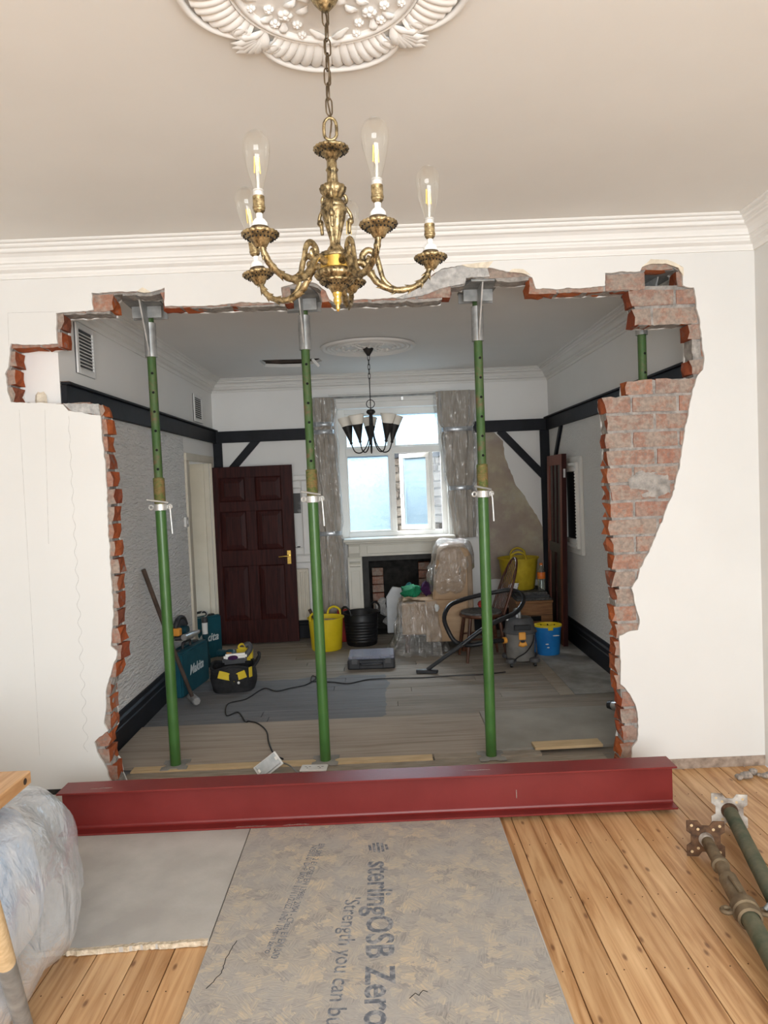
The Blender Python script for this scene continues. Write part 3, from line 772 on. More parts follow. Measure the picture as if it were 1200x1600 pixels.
for k in range(7):
    yy = min(hy) - .1 + k * 0.09
    link('lath', MB().box(min(hx) - .15, max(hx) + .15, 0, 0.035, ZC2 + 0.04, ZC2 + 0.052).mesh('lath', 'handle_wood'), ce2, (0, yy, 0))
a = fl(488, 561, ZC2); MB().box(-0.012, 0.012, -0.01, 0.0, -0.09, 0.0, T(a.x, a.y, ZC2) @ RY(radians(-40))).build('splintered_lath', 'white_gloss', ce2)
S2 = 0.86
cornice('trim_4', (XL, YE, 0), (XR, YE, 0), (0, -1, 0), ZC2, S2, 'white cornice over the far window wall', 1, -1)
cornice('trim_5', (XL, YK, 0), (XL, YE, 0), (1, 0, 0), ZC2, S2, 'white cornice along the far left wall', 0, -1)
cornice('trim_6', (XR, YK, 0), (XR, YE, 0), (-1, 0, 0), ZC2, S2, 'white cornice along the far right wall', 0, -1)

# far floor boards run across the room
ff = struct(MB().box(XL - 0.2, XR, YW, YE + 0.3, -0.06, -0.024).build('floor.001', 'soot_void_black'), 'grey worn floorboards of the far room', 'floor')
y = YK + 0.002; i = 0
while y < YE - 0.01:
    w = 0.118 + 0.006 * sin(i * 1.7); y1 = min(y + w, YE)
    cut = RN.uniform(-1.0, 1.0)
    hw = (y1 - y) / 2 - 0.0022
    for (x0, x1) in ((XL, cut - 0.002), (cut + 0.002, XR)):
        hl = (x1 - x0) / 2
        link('plank', MB().box(-hl, hl, -hw, hw, -0.024, RN.uniform(-0.0012, 0.0006)).mesh('plank', 'grey_plank', bevel=0.0014), ff, ((x0 + x1) / 2, (y + y1) / 2, 0))
    y += w; i += 1
# skirting boards
SK = [(0, 0), (0.026, 0), (0.026, 0.135), (0.020, 0.142), (0.020, 0.168), (0.030, 0.176), (0.030, 0.186), (0.016, 0.198), (0.010, 0.222), (0, 0.226)]
def skirt(name, x, sgn, y0, y1, label):
    m = MB().prism([(x + sgn * a, b) for a, b in SK], y0, y1, 'xz')
    struct(m.build(name, 'black_gloss'), label, 'skirting board')
skirt('baseboard_left', XL + 0.004, 1, YK + 0.004, DY0 - 0.12, 'tall black moulded skirting board along the far left wall')
skirt('baseboard_right', XR - 0.004, -1, YK + 0.004, YE, 'tall black moulded skirting board along the far right wall')
m = MB()
for (x0, x1) in ((XL, WX0 - 0.02), (WX1 + 0.1, XR - 0.03)): m.prism([(YE - a, b) for a, b in SK], x0, x1, 'yz')
struct(m.build('baseboard_back', 'black_gloss'), 'black skirting board along the end wall', 'skirting board')
# black mock-Tudor timbers
B0, B1 = 2.085, 2.205
bl = thing('trim_7', 'black timber rail along the far left wall with a shelf-like cap', 'beam'); bl['kind'] = 'structure'
MB().box(XL + 0.002, XL + 0.035, YK + 0.004, YE - 0.036, B0, B1).build('rail', 'black_gloss', bl, bevel=0.003)
MB().box(XL + 0.002, XL + 0.060, YK + 0.004, YE - 0.036, B1, B1 + 0.014).build('cap', 'black_gloss', bl, bevel=0.003)
MB().box(XL + 0.0, XL + 0.05, YK + 0.004, YK + 0.06, B1 + 0.0145, B1 + 0.018).build('worn_cap_end', 'handle_wood', bl)
br = thing('trim_8', 'black timber rail along the far right wall with a diagonal brace', 'beam'); br['kind'] = 'structure'
MB().box(XR - 0.035, XR - 0.002, YK + 0.004, YE - 0.036, B0, B1).build('rail', 'black_gloss', br, bevel=0.003)
MB().box(XR - 0.060, XR - 0.002, YK + 0.004, YE - 0.036, B1, B1 + 0.014).build('cap', 'black_gloss', br, bevel=0.003)
q0, q1 = onx(876, 668, XR - 0.02), onx(862, 745, XR - 0.02)
MB().prism([(q0.y - .035, B0), (q0.y + .035, B0), (q1.y + .035, q1.z), (q1.y - .035, q1.z)], XR - 0.03, XR - 0.005, 'yz').build('brace', 'black_gloss', br)
bb = thing('trim_9', 'black timber rail, corner posts and braces on the end wall', 'beam'); bb['kind'] = 'structure'
MB().box(XL, -0.50, YE - 0.034, YE - 0.004, B0, B1).build('rail', 'black_gloss', bb, bevel=0.003)
MB().box(0.84, XR, YE - 0.034, YE - 0.004, B0, B1).build('rail', 'black_gloss', bb, bevel=0.003)
MB().box(XL, XL + 0.09, YE - 0.034, YE - 0.004, 0.23, B0).build('post', 'black_gloss', bb, bevel=0.003)
MB().box(XR - 0.10, XR - 0.004, YE - 0.034, YE - 0.004, 0.23, B0).build('post', 'black_gloss', bb, bevel=0.003)
for (pa, pb) in (((398, 692), (364, 732)), ((785, 678), (848, 742))):
    a, b = at(*pa, YE), at(*pb, YE)
    d = Vector((b.x - a.x, b.z - a.z)).normalized(); nrm = Vector((-d.y, d.x)) * 0.038
    a2, b2 = Vector((a.x, a.z)), Vector((b.x, b.z)) + d * 0.05
    a2 = a2 - d * 0.05
    MB().prism([tuple(a2 + nrm), tuple(a2 - nrm), tuple(b2 - nrm), tuple(b2 + nrm)], YE - 0.030, YE - 0.005, 'xz').build('brace', 'black_gloss', bb)
# broken end of the rail at the left jamb
rb = MB()
rb.box(XL - 0.13, XL - 0.075, YK - 0.02, YK + 0.0, B0 + 0.02, B1 - 0.04)
rb.build('broken_plaster', 'plaster_edge', wall, bevel=0.012, jit=0.008)

# doorway lining and the open mahogany door
df = thing('door_1', 'cream painted door frame in the far left wall', 'door frame'); df['kind'] = 'structure'
MB().box(XL - 0.005, XL + 0.022, DY0 - 0.10, DY0, 0, DZ).build('jamb', 'cream_gloss', df, bevel=0.004)
MB().box(XL - 0.005, XL + 0.022, DY1, DY1 + 0.08, 0, DZ).build('jamb', 'cream_gloss', df, bevel=0.004)
MB().box(XL - 0.005, XL + 0.024, DY0 - 0.10, DY1 + 0.08, DZ, DZ + 0.07).build('head', 'cream_gloss', df, bevel=0.004)
MB().box(XL - 0.22, XL - 0.005, DY0, DY0 + 0.02, 0, DZ).build('lining', 'cream_gloss', df)
MB().box(XL - 0.22, XL - 0.005, DY1 - 0.02, DY1, 0, DZ).build('lining', 'cream_gloss', df)
MB().box(XL - 0.08, XL - 0.055, DY1 - 0.035, DY1 - 0.02, 0, DZ).build('stop', 'cream_gloss', df)
LY = 7.56
dr = thing('door_2', 'open dark mahogany six-panel door with a brass lever handle', 'door', (-1.735, LY, 0.012)); dr['kind'] = 'structure'
DWd, DHt, DT = 0.865, 1.815, 0.044
rails = [(0, 0.24), (0.80, 0.96), (1.36, 1.46), (DHt - 0.11, DHt)]
for sx in (0, DWd - 0.115): MB().box(sx, sx + 0.115, -DT, 0, 0, DHt).build('stile', 'mahogany', dr, bevel=0.002)
for (za, zb) in rails: MB().box(0.115, DWd - 0.115, -DT + 0.0005, -0.0005, za, zb).build('rail', 'mahogany', dr, bevel=0.002)
cxm = DWd / 2
for (za, zb) in ((0.24, 0.80), (0.96, 1.36), (1.46, DHt - 0.11)):
    MB().box(cxm - 0.052, cxm + 0.052, -DT + 0.001, -0.001, za, zb).build('muntin', 'mahogany', dr, bevel=0.002)
    for (xa, xb) in ((0.115, cxm - 0.052), (cxm + 0.052, DWd - 0.115)):
        p = MB()
        i1, i2 = 0.012, 0.055
        outer = [(xa, -DT + 0.004, za), (xb, -DT + 0.004, za), (xb, -DT + 0.004, zb), (xa, -DT + 0.004, zb)]
        g1 = [(xa + i1, -DT + 0.014, za + i1), (xb - i1, -DT + 0.014, za + i1), (xb - i1, -DT + 0.014, zb - i1), (xa + i1, -DT + 0.014, zb - i1)]
        g2 = [(xa + i2, -DT + 0.005, za + i2), (xb - i2, -DT + 0.005, za + i2), (xb - i2, -DT + 0.005, zb - i2), (xa + i2, -DT + 0.005, zb - i2)]
        bk = [(xa, -0.01, za), (xb, -0.01, za), (xb, -0.01, zb), (xa, -0.01, zb)]
        vs = outer + g1 + g2 + bk; fs = []
        for b0 in (0, 4):
            for q in range(4): fs.append((b0 + q, b0 + (q + 1) % 4, b0 + 4 + (q + 1) % 4, b0 + 4 + q))
        fs.append((8, 9, 10, 11)); fs.append((15, 14, 13, 12))
        for q in range(4): fs.append((12 + q, 12 + (q + 1) % 4, (q + 1) % 4, q))
        p.add(vs, fs).build('panel', 'mahogany', dr)
hd = MB().box(DWd - 0.085, DWd - 0.045, -DT - 0.006, -DT, 0.80, 0.94).build('handle_plate', 'brass_bright', dr, bevel=0.002)
lv = MB().cyl((DWd - 0.065, -DT - 0.005, 0.885), (DWd - 0.065, -DT - 0.045, 0.885), 0.009)
lv.tube([(DWd - 0.060, -DT - 0.045, 0.885), (DWd - 0.11, -DT - 0.048, 0.885), (DWd - 0.165, -DT - 0.046, 0.880)], [0.010, 0.009, 0.008], 8)
lv.build('lever', 'brass_bright', hd, smooth=50)
MB().box(-0.005, 0.002, -DT - 0.004, -DT + 0.03, 1.42, 1.56).build('hinge', 'zinc', dr)

# ---------------------------------------------------------------- window
win = thing('window_1', 'white timber window with frosted panes above the far fireplace', 'window'); win['kind'] = 'structure'
WY = YE + 0.10
def wbox(n, x0, x1, z0, z1, y0=WY, y1=WY + 0.06, mat='white_gloss', par=None):
    return MB().box(x0, x1, y0, y1, z0, z1).build(n, mat, par or win, bevel=0.004)
MX, TZ = 0.165, 1.945
wbox('frame_side', WX0, WX0 + 0.085, WZ0, WZ1); wbox('frame_side', WX1 - 0.065, WX1, WZ0, WZ1)
wbox('frame_head', WX0 + 0.085, WX1 - 0.065, WZ1 - 0.06, WZ1); wbox('frame_sill', WX0 + 0.085, WX1 - 0.065, WZ0, WZ0 + 0.05)
wbox('mullion', MX - 0.028, MX + 0.028, WZ0 + 0.05, WZ1 - 0.06); wbox('transom', WX0 + 0.085, WX1 - 0.065, TZ - 0.035, TZ + 0.035, WY - 0.004, WY + 0.064)
GX0, GX1 = WX0 + 0.085, WX1 - 0.065
for (x0, x1, z0, z1) in ((GX0, MX - 0.028, WZ0 + 0.05, TZ - 0.035), (GX0, MX - 0.028, TZ + 0.035, WZ1 - 0.06), (MX + 0.028, GX1, TZ + 0.035, WZ1 - 0.06)):
    b = 0.016
    sf = MB().box(x0, x1, WY + 0.01, WY + 0.05, z0, z0 + b).box(x0, x1, WY + 0.01, WY + 0.05, z1 - b, z1).box(x0, x0 + b, WY + 0.01, WY + 0.05, z0 + b, z1 - b).box(x1 - b, x1, WY + 0.01, WY + 0.05, z0 + b, z1 - b)
    s = sf.build('sash', 'white_gloss', win)
    MB().box(x0 + b, x1 - b, WY + 0.028, WY + 0.032, z0 + b, z1 - b).build('frosted_pane', 'frosted_pane', s)
# opening casement of the lower right light, swung outward
PX = GX1 - 0.115
wbox('post', PX, PX + 0.032, WZ0 + 0.05, TZ - 0.035)
MB().box(PX + 0.032, GX1, WY + 0.028, WY + 0.031, WZ0 + 0.05, TZ - 0.035).build('clear_pane', 'clear_pane', win)
cw, chh = PX - (MX + 0.028), TZ - 0.035 - WZ0 - 0.05
Mx = T(PX - 0.004, WY + 0.045, WZ0 + 0.052) @ RZ(radians(-32))
cs = MB()
for (a, b, c, d) in ((-cw, 0, 0, 0.05), (-cw, 0, chh - 0.05, chh - 0.004), (-cw, -cw + 0.045, 0.05, chh - 0.05), (-0.045, 0, 0.05, chh - 0.05)): cs.box(a, b, 0, 0.04, c, d, Mx)
cs = cs.build('open_casement', 'white_gloss', win)
MB().box(-cw + 0.045, -0.045, 0.018, 0.022, 0.05, chh - 0.05, Mx).build('frosted_pane', 'frosted_pane', cs)
MB().box(-cw + 0.01, -cw + 0.03, -0.03, 0.0, chh * 0.42, chh * 0.47, Mx).build('catch', 'white_plastic', cs)
# inner architrave and stepped head
for k, (d, e) in enumerate(((0.0, 0.03), (0.03, 0.02), (0.055, 0.034))):
    MB().box(WX0 - d - 0.02, WX0 - d + 0.012, YE - e, YE + 0.1, WZ0, WZ1 + d).build('architrave', 'white_gloss', win, bevel=0.004)
    MB().box(WX1 + d - 0.012, WX1 + d + 0.02, YE - e, YE + 0.1, WZ0, WZ1 + d).build('architrave', 'white_gloss', win, bevel=0.004)
for k, (z0, z1, e) in enumerate(((WZ1 - 0.01, WZ1 + 0.05, 0.03), (WZ1 + 0.05, WZ1 + 0.08, 0.05), (WZ1 + 0.08, WZ1 + 0.13, 0.035), (WZ1 + 0.13, WZ1 + 0.15, 0.06))):
    MB().box(WX0 - 0.06, WX1 + 0.06, YE - e, YE + 0.1, z0, z1).build('head_board', 'white_gloss', win, bevel=0.004)
# neighbour's stone wall outside, one stone at a time where it shows
nb = thing('garden_wall', 'rough stone wall of the neighbouring yard seen through the window', 'wall', (0, 10.6, 0))
MB().box(-1.2, 3.2, 0.05, 0.4, -0.3, 1.95).build('wall_core', 'mortar', nb)
MB().box(-1.3, 3.3, -0.08, 0.5, 1.95, 2.10).build('slate_coping', 'slate', nb)
zz = 0.75; k = 0
while zz < 1.93:
    hh = RN.uniform(0.10, 0.14); xx = -0.2 + RN.uniform(0, .2)
    while xx < 1.9:
        ww = RN.uniform(0.16, 0.32)
        link('stone', MB().box(xx + 0.008, xx + ww - 0.008, RN.uniform(-.03, 0.0), 0.06, zz + 0.008, min(zz + hh, 1.95) - 0.008).mesh('stone', 'stone', bevel=0.012, jit=0.006), nb)
        xx += ww
    zz += hh
nh = thing('added_house', 'slate-roofed house added behind the stone yard wall to tone the top panes', 'house', (1.0, 14.0, -0.3))  # added house: top panes show bright sky above its roof, blue-grey below
MB().box(-5, 5, 0, 4, 0, 2.55).build('house_wall', 'stone', nh)
MB().prism([(-0.25, 2.5), (2.0, 3.15), (4.25, 2.5)], -5.2, 5.2, 'yz').build('roof', 'slate', nh)
shell('ground', MB().box(-6, 8, YE + 0.3, 16, -0.4, -0.3), 'concrete', 'concrete yard outside the far window', 'ground')

# ================================================================== OBJECTS OF THE FRONT ROOM
# boards laid over the front floor
cb = tag(MB().prism(ragged([(-2.2, 2.515), (-1.6, 2.512), (-1.10, 2.512), (-0.661, 2.535)], 0.02, 0.006, 41, zmin=-9) + [(-0.661, 3.86), (-2.2, 3.86)], 0.002, 0.020, 'xy').build('chipboard_sheet', 'chipboard'), 'grey chipboard sheet with a ragged sawn edge lying left of the flake board', 'board')
eg = []
e1 = ragged([(-2.2, 2.510), (-1.6, 2.507), (-1.10, 2.507), (-0.664, 2.530)], 0.012, 0.007, 43, zmin=-9)
MB().prism(e1 + [(p[0], p[1] + 0.016) for p in reversed(e1)], 0.0025, 0.0206, 'xy').build('crumbled_edge', 'chip_edge', cb)
ob = thing('flake_board', 'large dusty oriented-strand board with blue-grey print on the bare floor', 'board')
MB().box(-0.657, 0.497, 1.3, 3.70, 0.002, 0.020).build('sheet', 'osb', ob, bevel=0.0015)
MB().box(0.497, 0.503, 1.3, 3.70, 0.004, 0.016).build('tongue_edge', 'chipboard', ob)
def printed(body, px, py, size, rz, bold=0.0, par=ob, spacing=1.0, shear=0.0):
    p = fl(px, py, 0.0203); words = body.split(); x = 0.0
    for w in words:
        me = text_mesh(w, size, 'print_ink', 0.0002, bold, shear, spacing)
        link('print', me, par, (p.x + x * cos(rz), p.y + x * sin(rz), 0.0203), (0, 0, rz))
        x += max(v.co.x for v in me.vertices) + size * 0.30
RZT = radians(-90)
printed('sterlingOSB  Zero', 576, 1346, 0.134, RZT, 0.0030, spacing=0.98)
printed("'Strength you can build on", 540, 1402, 0.082, radians(-92.5), 0.0005)
printed('EN 300: 2 E1  OSB3   EN 13986: 2004 -  Class E1  EN 300', 499, 1318, 0.036, radians(-97.5), 0.0004)
printed('N0502 01 DoP 002-R  11/11/2022 10:01   18mm  zero', 488, 1320, 0.036, radians(-97.5), 0.0004)
lg = MB()
for k in range(5):
    yy = -0.036 + k * 0.018; hw = math.sqrt(max(0.0, 0.043 ** 2 - yy * yy))
    lg.add([(-hw, yy - .006, 0), (hw, yy - .006 + .006, 0), (hw, yy + .012, 0), (-hw, yy + .006, 0)], [(0, 1, 2, 3)])
p = fl(590, 1324, 0.0205); lg = lg.build('emblem', 'print_ink', ob); lg.location = p; lg.rotation_euler = (0, 0, RZT)
for pts in ([(370, 1470), (360, 1485), (352, 1500), (346, 1520), (332, 1535), (322, 1545)], [(640, 1560), (648, 1553), (655, 1556), (660, 1548), (668, 1550)]):
    q = ragged([(fl(a, b, .02).x, fl(a, b, .02).y) for a, b in pts], 0.01, 0.004, len(pts), zmin=-9)
    MB().tube([(x, y, 0.0204) for x, y in q], 0.0013, 4).build('split', 'hole_black', ob)

# steel beam
bm_ = thing('steel_beam', 'long red-primed steel I-beam lying on the floor before the opening', 'steel beam', (-0.105, 3.435, 0.0205))
L2 = 1.445
def ib(n, y0, y1, z0, z1): MB().box(-L2, L2, y0, y1, z0, z1).build(n, 'red_primer', bm_, bevel=0.0015)
ib('bottom_flange', -0.067, 0.067, 0.0, 0.0085); ib('top_flange', -0.067, 0.067, 0.1945, 0.203)
web = MB()
pr = []
for (sy, zz, sg) in ((-1, 0.0085, 1), ):
    pass
prof = [(-0.0032, 0.020), (-0.006, 0.012), (-0.013, 0.0085), (0.013, 0.0085), (0.006, 0.012), (0.0032, 0.020), (0.0032, 0.183), (0.006, 0.191), (0.013, 0.1945), (-0.013, 0.1945), (-0.006, 0.191), (-0.0032, 0.183)]
web.prism(prof, -L2, L2, 'yz').build('web', 'red_primer', bm_)
for (xa, xb, yy) in ((-0.62, -0.50, -0.060), (-0.40, -0.30, -0.062), (-1.3, -1.22, -0.02), (0.45, 0.56, 0.0)):
    m = MB()
    for k in range(9):
        t = k / 8; x0 = xa + (xb - xa) * t
        m.tube([(x0, yy - 0.004, 0.0087 if yy < -0.03 else 0.2032), (x0 + 0.02, yy + 0.006 * RN.uniform(-1, 1), 0.0087 if yy < -0.03 else 0.2032)], 0.0006, 4)
    m.build('scuff', 'rubble', bm_)
MB().box(0.70, 0.703, -0.0042, -0.0030, 0.06, 0.10).build('chalk_mark', 'rubble', bm_)

# ------------------------------------------------------------ adjustable steel props with wall hooks
BUT = [(-.075, -.075), (-.03, -.075), (-.018, -.058), (.018, -.058), (.03, -.075), (.075, -.075), (.075, -.03), (.055, -.015), (.055, .015), (.075, .03), (.075, .075), (.03, .075), (.018, .058), (-.018, .058), (-.03, .075), (-.075, .075), (-.075, .03), (-.055, .015), (-.055, -.015), (-.075, -.03)]
def hole_dots(r, zs, ang):
    m = MB()
    for zz in zs:
        for a in (ang, ang + pi):
            d = Vector((cos(a), sin(a), 0))
            m.cyl(d * (r - 0.002) + Vector((0, 0, zz)), d * (r + 0.0008) + Vector((0, 0, zz)), 0.0075, n=10)
    return m
def collar(root, zc, mat_th, mat_nut, rnut=0.038, ang=0.0, bars=True):
    prof = []
    z = zc
    while z < zc + 0.165:
        prof += [(0.0325, z), (0.0310, z + 0.004)]; z += 0.008
    MB().lathe([(0.026, zc)] + prof + [(0.026, z)], 24).build('threaded_sleeve', mat_th, root, smooth=20)
    nut = MB().lathe([(0.031, zc - 0.020), (rnut, zc - 0.017), (rnut, zc + 0.017), (0.031, zc + 0.020)], 24)
    for s in (-1, 1):
        M = RZ(ang) @ T(s * (rnut + 0.013), 0, 0.0) @ RX(pi / 2)
        nut.tube([M @ Vector((0.012 * cos(a), 0.012 * sin(a), 0)) + Vector((0, 0, zc)) for a in [2 * pi * q / 12 for q in range(12)]], 0.005, 6, closed=True)
    nu = nut.build('adjusting_nut', mat_nut, root, smooth=40)
    if bars:
        d = Vector((cos(ang), sin(ang), 0))
        q = d * (rnut + 0.013) + Vector((0, 0, zc))
        MB().tube([q + Vector((0, 0, 0.006)), q + Vector((0.004, -0.008, -0.03)), q + Vector((0.008, -0.006, -0.155))], 0.0055, 8).build('handle_bar', mat_nut, nu, smooth=50)
        MB().cyl((-0.075 * cos(ang + .5), -0.075 * sin(ang + .5) - 0.03, zc + 0.046), (0.045, -0.01, zc + 0.024), 0.0058, n=8).build('locking_pin', mat_nut, nu, smooth=50)
def make_prop(label, loc, rz, ztop, zc, tilt=0.0, sway=0.0):
    FR = 3.912 - loc[1]
    root = thing('steel_prop', label, 'steel prop', loc, (tilt, sway, rz), 'green props holding up the wall')
    MB().prism(BUT, 0, 0.006, 'xy').build('base_plate', 'concrete', root, bevel=0.001)
    MB().cyl((0, 0, 0.006), (0, 0, zc), 0.0302, n=24).build('outer_tube', 'green_paint', root, smooth=40)
    MB().cyl((0, 0, zc - 0.05), (0, 0, ztop - 0.012), 0.0242, n=24).build('inner_tube', 'green_rusty', root, smooth=40)
    hole_dots(0.0242, [zc + 0.215 + 0.108 * k for k in range(6)], radians(-80)).build('pin_holes', 'hole_black', root)['kind'] = 'stuff'
    collar(root, zc, 'thread', 'zinc', ang=radians(RN.uniform(-12, 18)))
    # wall hook: sleeve, gusset and the long tapered plate pushed under the bricks
    hk = MB().lathe([(0.027, ztop - 0.285), (0.0335, ztop - 0.285), (0.0335, ztop - 0.095), (0.027, ztop - 0.095)], 24).build('hook_sleeve', 'galv', root, smooth=40)
    MB().prism([(-0.030, ztop - 0.285), (-0.034, ztop - 0.285), (-0.205, ztop - 0.012), (-0.030, ztop - 0.012)], -0.004, 0.004, 'yz').build('gusset', 'galv', hk)
    MB().prism([(-0.062, FR), (0.062, FR), (0.095, FR + 0.11), (0.095, 0.075), (-0.095, 0.075), (-0.095, FR + 0.11)], ztop - 0.012, ztop, 'xy').build('bearing_plate', 'galv_dull', root, bevel=0.001)
    MB().box(-0.095, 0.095, 0.040, 0.048, ztop - 0.065, ztop - 0.012).box(-0.08, 0.08, -0.05, -0.044, ztop - 0.075, ztop - 0.012).build('plate_rib', 'galv_dull', root)
    return root
PB = 0.0205
p1 = fl(275, 1201, PB); p2 = fl(509, 1194, PB); p3 = fl(768, 1187, PB)
make_prop('green prop standing beside the teal tool cases and the papered wall', (p1.x * 1.012, p1.y + 0.05, PB), 0.06, 2.628, 1.495, 0.0, -0.006)
make_prop('green prop standing before the yellow floor tub, between dark door and window', (p2.x * 1.012, p2.y + 0.05, PB), -0.02, 2.628, 1.505, 0.0, -0.004)
make_prop('green prop standing in front of the wooden chair and vacuum hose', (p3.x * 1.012, p3.y + 0.05, PB), 0.03, 2.630, 1.495, 0.0, 0.004)
make_prop('green prop mostly hidden behind the brick pier', (1.545, 4.235, PB), 0.12, 2.648, 1.50)

# two weathered props lying on the floor at the right
def lying(label, pa, pb, top_far):
    A = Vector(pa); d = (Vector(pb) - A)
    ang = math.atan2(d.y, d.x)
    root = thing('steel_prop', label, 'steel prop', (A.x, A.y, 0.0762), (0, radians(90), ang), 'weathered props lying on the floorboards')
    # local +Z runs towards the camera along the floor
    a = radians(6)
    pl = MB().prism(BUT, 0, 0.006, 'xy', M=RZ(0)); 
    holes = MB()
    for (hx, hy) in ((.055, .055), (-.055, .055), (.055, -.055), (-.055, -.055), (.04, .03), (-.04, .03), (.04, -.03), (-.04, -.03)):
        holes.cyl((hx, hy, 0.0055), (hx, hy, 0.0068), 0.006, n=10)
    bpl = pl.build('end_plate', 'rust' if top_far else 'rust_white', root, bevel=0.001)
    holes.build('plate_holes', 'pale_timber', bpl)['kind'] = 'stuff'
    if top_far:
        MB().cyl((0, 0, 0.006), (0, 0, 0.62), 0.0242, n=20).build('inner_tube', 'prop_old', root, smooth=40)
        MB().lathe([(0.0243, 0.006), (0.029, 0.008), (0.0275, 0.03), (0.0243, 0.034)], 20).build('weld', 'rust_white', root, smooth=50)
        MB().lathe([(0.0243, 0.20), (0.033, 0.205), (0.033, 0.222), (0.0243, 0.226)], 20).build('ring', 'prop_old', root, smooth=40)
        MB().lathe([(0.0243, 0.31), (0.0325, 0.315), (0.0325, 0.49), (0.0243, 0.49)], 20).build('threaded_sleeve', 'prop_old', root, smooth=40)
        MB().tube([(-0.033, -0.008, 0.36), (-0.040, -0.006, 0.40), (-0.036, 0.0, 0.46)], 0.006, 6).build('weld_bead', 'prop_old', root)
        nut = MB().lathe([(0.0325, 0.49), (0.047, 0.495), (0.047, 0.53), (0.041, 0.535), (0.041, 0.57), (0.033, 0.575)], 20)
        for s in (-1, 1):
            nut.tube([(0.0, s * 0.062 + 0.016 * cos(q), 0.52 + 0.016 * sin(q)) for q in [2 * pi * i / 12 for i in range(12)]], 0.008, 6, closed=True)
        nut = nut.build('adjusting_nut', 'prop_old', root, smooth=40)
        MB().tube(smooth_path([(-0.01, 0.062, 0.52), (-0.03, 0.085, 0.515), (-0.035, 0.12, 0.52), (-0.02, 0.20, 0.53)], 4), 0.008, 8).build('handle_bar', 'galv_dull', nut, smooth=50)
        MB().cyl((0, 0, 0.53), (0, 0, 1.55), 0.0305, n=20).build('outer_tube', 'prop_old_green', root, smooth=40)
    else:
        MB().cyl((0, 0, 0.006), (0, 0, 1.7), 0.0305, n=20).build('outer_tube', 'prop_old_green', root, smooth=40)
        MB().lathe([(0.0306, 0.006), (0.036, 0.008), (0.033, 0.03), (0.0306, 0.034)], 20).build('weld', 'rust', root, smooth=50)
    return root
a0 = fl(1103, 1338, 0.0); a1 = fl(1176, 1450, 0.06)
lying('rust-brown prop with a butterfly end plate lying nearest on the floorboards', (a0.x, a0.y), (a1.x, a1.y), True)
b0 = fl(1140, 1292, 0.0); b1 = fl(1197, 1385, 0.06)
lying('dull green prop with a paint-splashed end plate lying behind the brown one', (b0.x, b0.y), (b1.x, b1.y), False)
# crumbs of plaster in the far right corner
for k in range(9):
    p = fl(1150 + k * 6.5 + RN.uniform(-4, 4), 1212 + RN.uniform(-2, 8), 0)
    s = RN.uniform(0.012, 0.028)
    m = MB().sphere((0, 0, 0), s, s * .9, s * .7, 7, 5)
    m.v = [tuple(Vector(q) * (1 + 0.4 * noise.noise(Vector(q) * 40 + Vector((k, 0, 0))))) for q in m.v]
    zlow = min(q[2] for q in m.v)
    o = link('plaster_lump', m.mesh('plaster_lump', 'rubble'), None, (min(p.x, XFR - 0.04), min(p.y, YW - 0.035), -zlow + 0.001))
    tag(o, 'crumb of broken plaster on the floorboards in the right corner', 'rubble', 'plaster crumbs in the right corner')

# ------------------------------------------------------------ brass chandelier
CHX, CHY = -0.084, 1.94
ch = thing('chandelier', 'antique brass five-arm chandelier with clear filament bulbs in the front room', 'chandelier', (CHX, CHY, 0))
def flute(nf, amt): return lambda a, z: 1 + amt * cos(nf * a)
MB().lathe([(0.0, 2.815), (0.010, 2.816), (0.016, 2.822), (0.030, 2.838), (0.038, 2.852), (0.040, 2.866), (0.036, 2.872), (0.036, ZC - 0.005), (0, ZC - 0.005)], 36, mod=flute(14, 0.035)).build('canopy', 'brass', ch, smooth=60)
def link_mesh(L, W, r):
    pts = []
    for i in range(20):
        a = 2 * pi * i / 20
        pts.append((W * cos(a), 0, L * sin(a) * 0.55 + (L * 0.45 if sin(a) > 0.02 else (-L * 0.45 if sin(a) < -0.02 else 0))))
    return MB().tube(pts, r, 7, closed=True)
lm = link_mesh(0.0225, 0.0085, 0.0020).mesh('chain_link', 'bronze_dark', smooth=60)
zz = 2.800; k = 0
while zz > 2.55:
    o = link('chain_link', lm, ch, (0.002 * sin(k), 0, zz), (0, 0, radians(25 + 90 * (k % 2)))); zz -= 0.0375; k += 1
MB().tube([(0.004 * sin(i * 0.9), 0.004 * cos(i * 1.3), 2.82 - i * 0.018) for i in range(19)], 0.0024, 6).build('flex', 'bronze_dark', ch, smooth=60)
hk = []
for i in range(22):
    a = 2 * pi * i / 22
    rr = 0.022 * (1 - 0.25 * abs(cos(a)) ** 6)
    hk.append((rr * cos(a) * (0.95 if sin(a) < 0 else 0.8 + 0.2 * (1 - sin(a))), 0, 2.548 + 0.030 * sin(a)))
MB().tube(hk, 0.0042, 8, closed=True).build('hanging_loop', 'brass', ch, smooth=60)
def dish(r, z, h, n=20):
    """A pierced, scalloped drip dish seen from below; h > 0 height of the bowl."""
    return [(0.010, z - h), (0.014, z - h * 0.92), (0.020, z - h * 0.55), (r * 0.75, z - h * 0.22), (r * 0.97, z - h * 0.08), (r, z), (r * 0.97, z + 0.004), (r * 0.6, z - 0.002), (0.0, z - 0.004)]
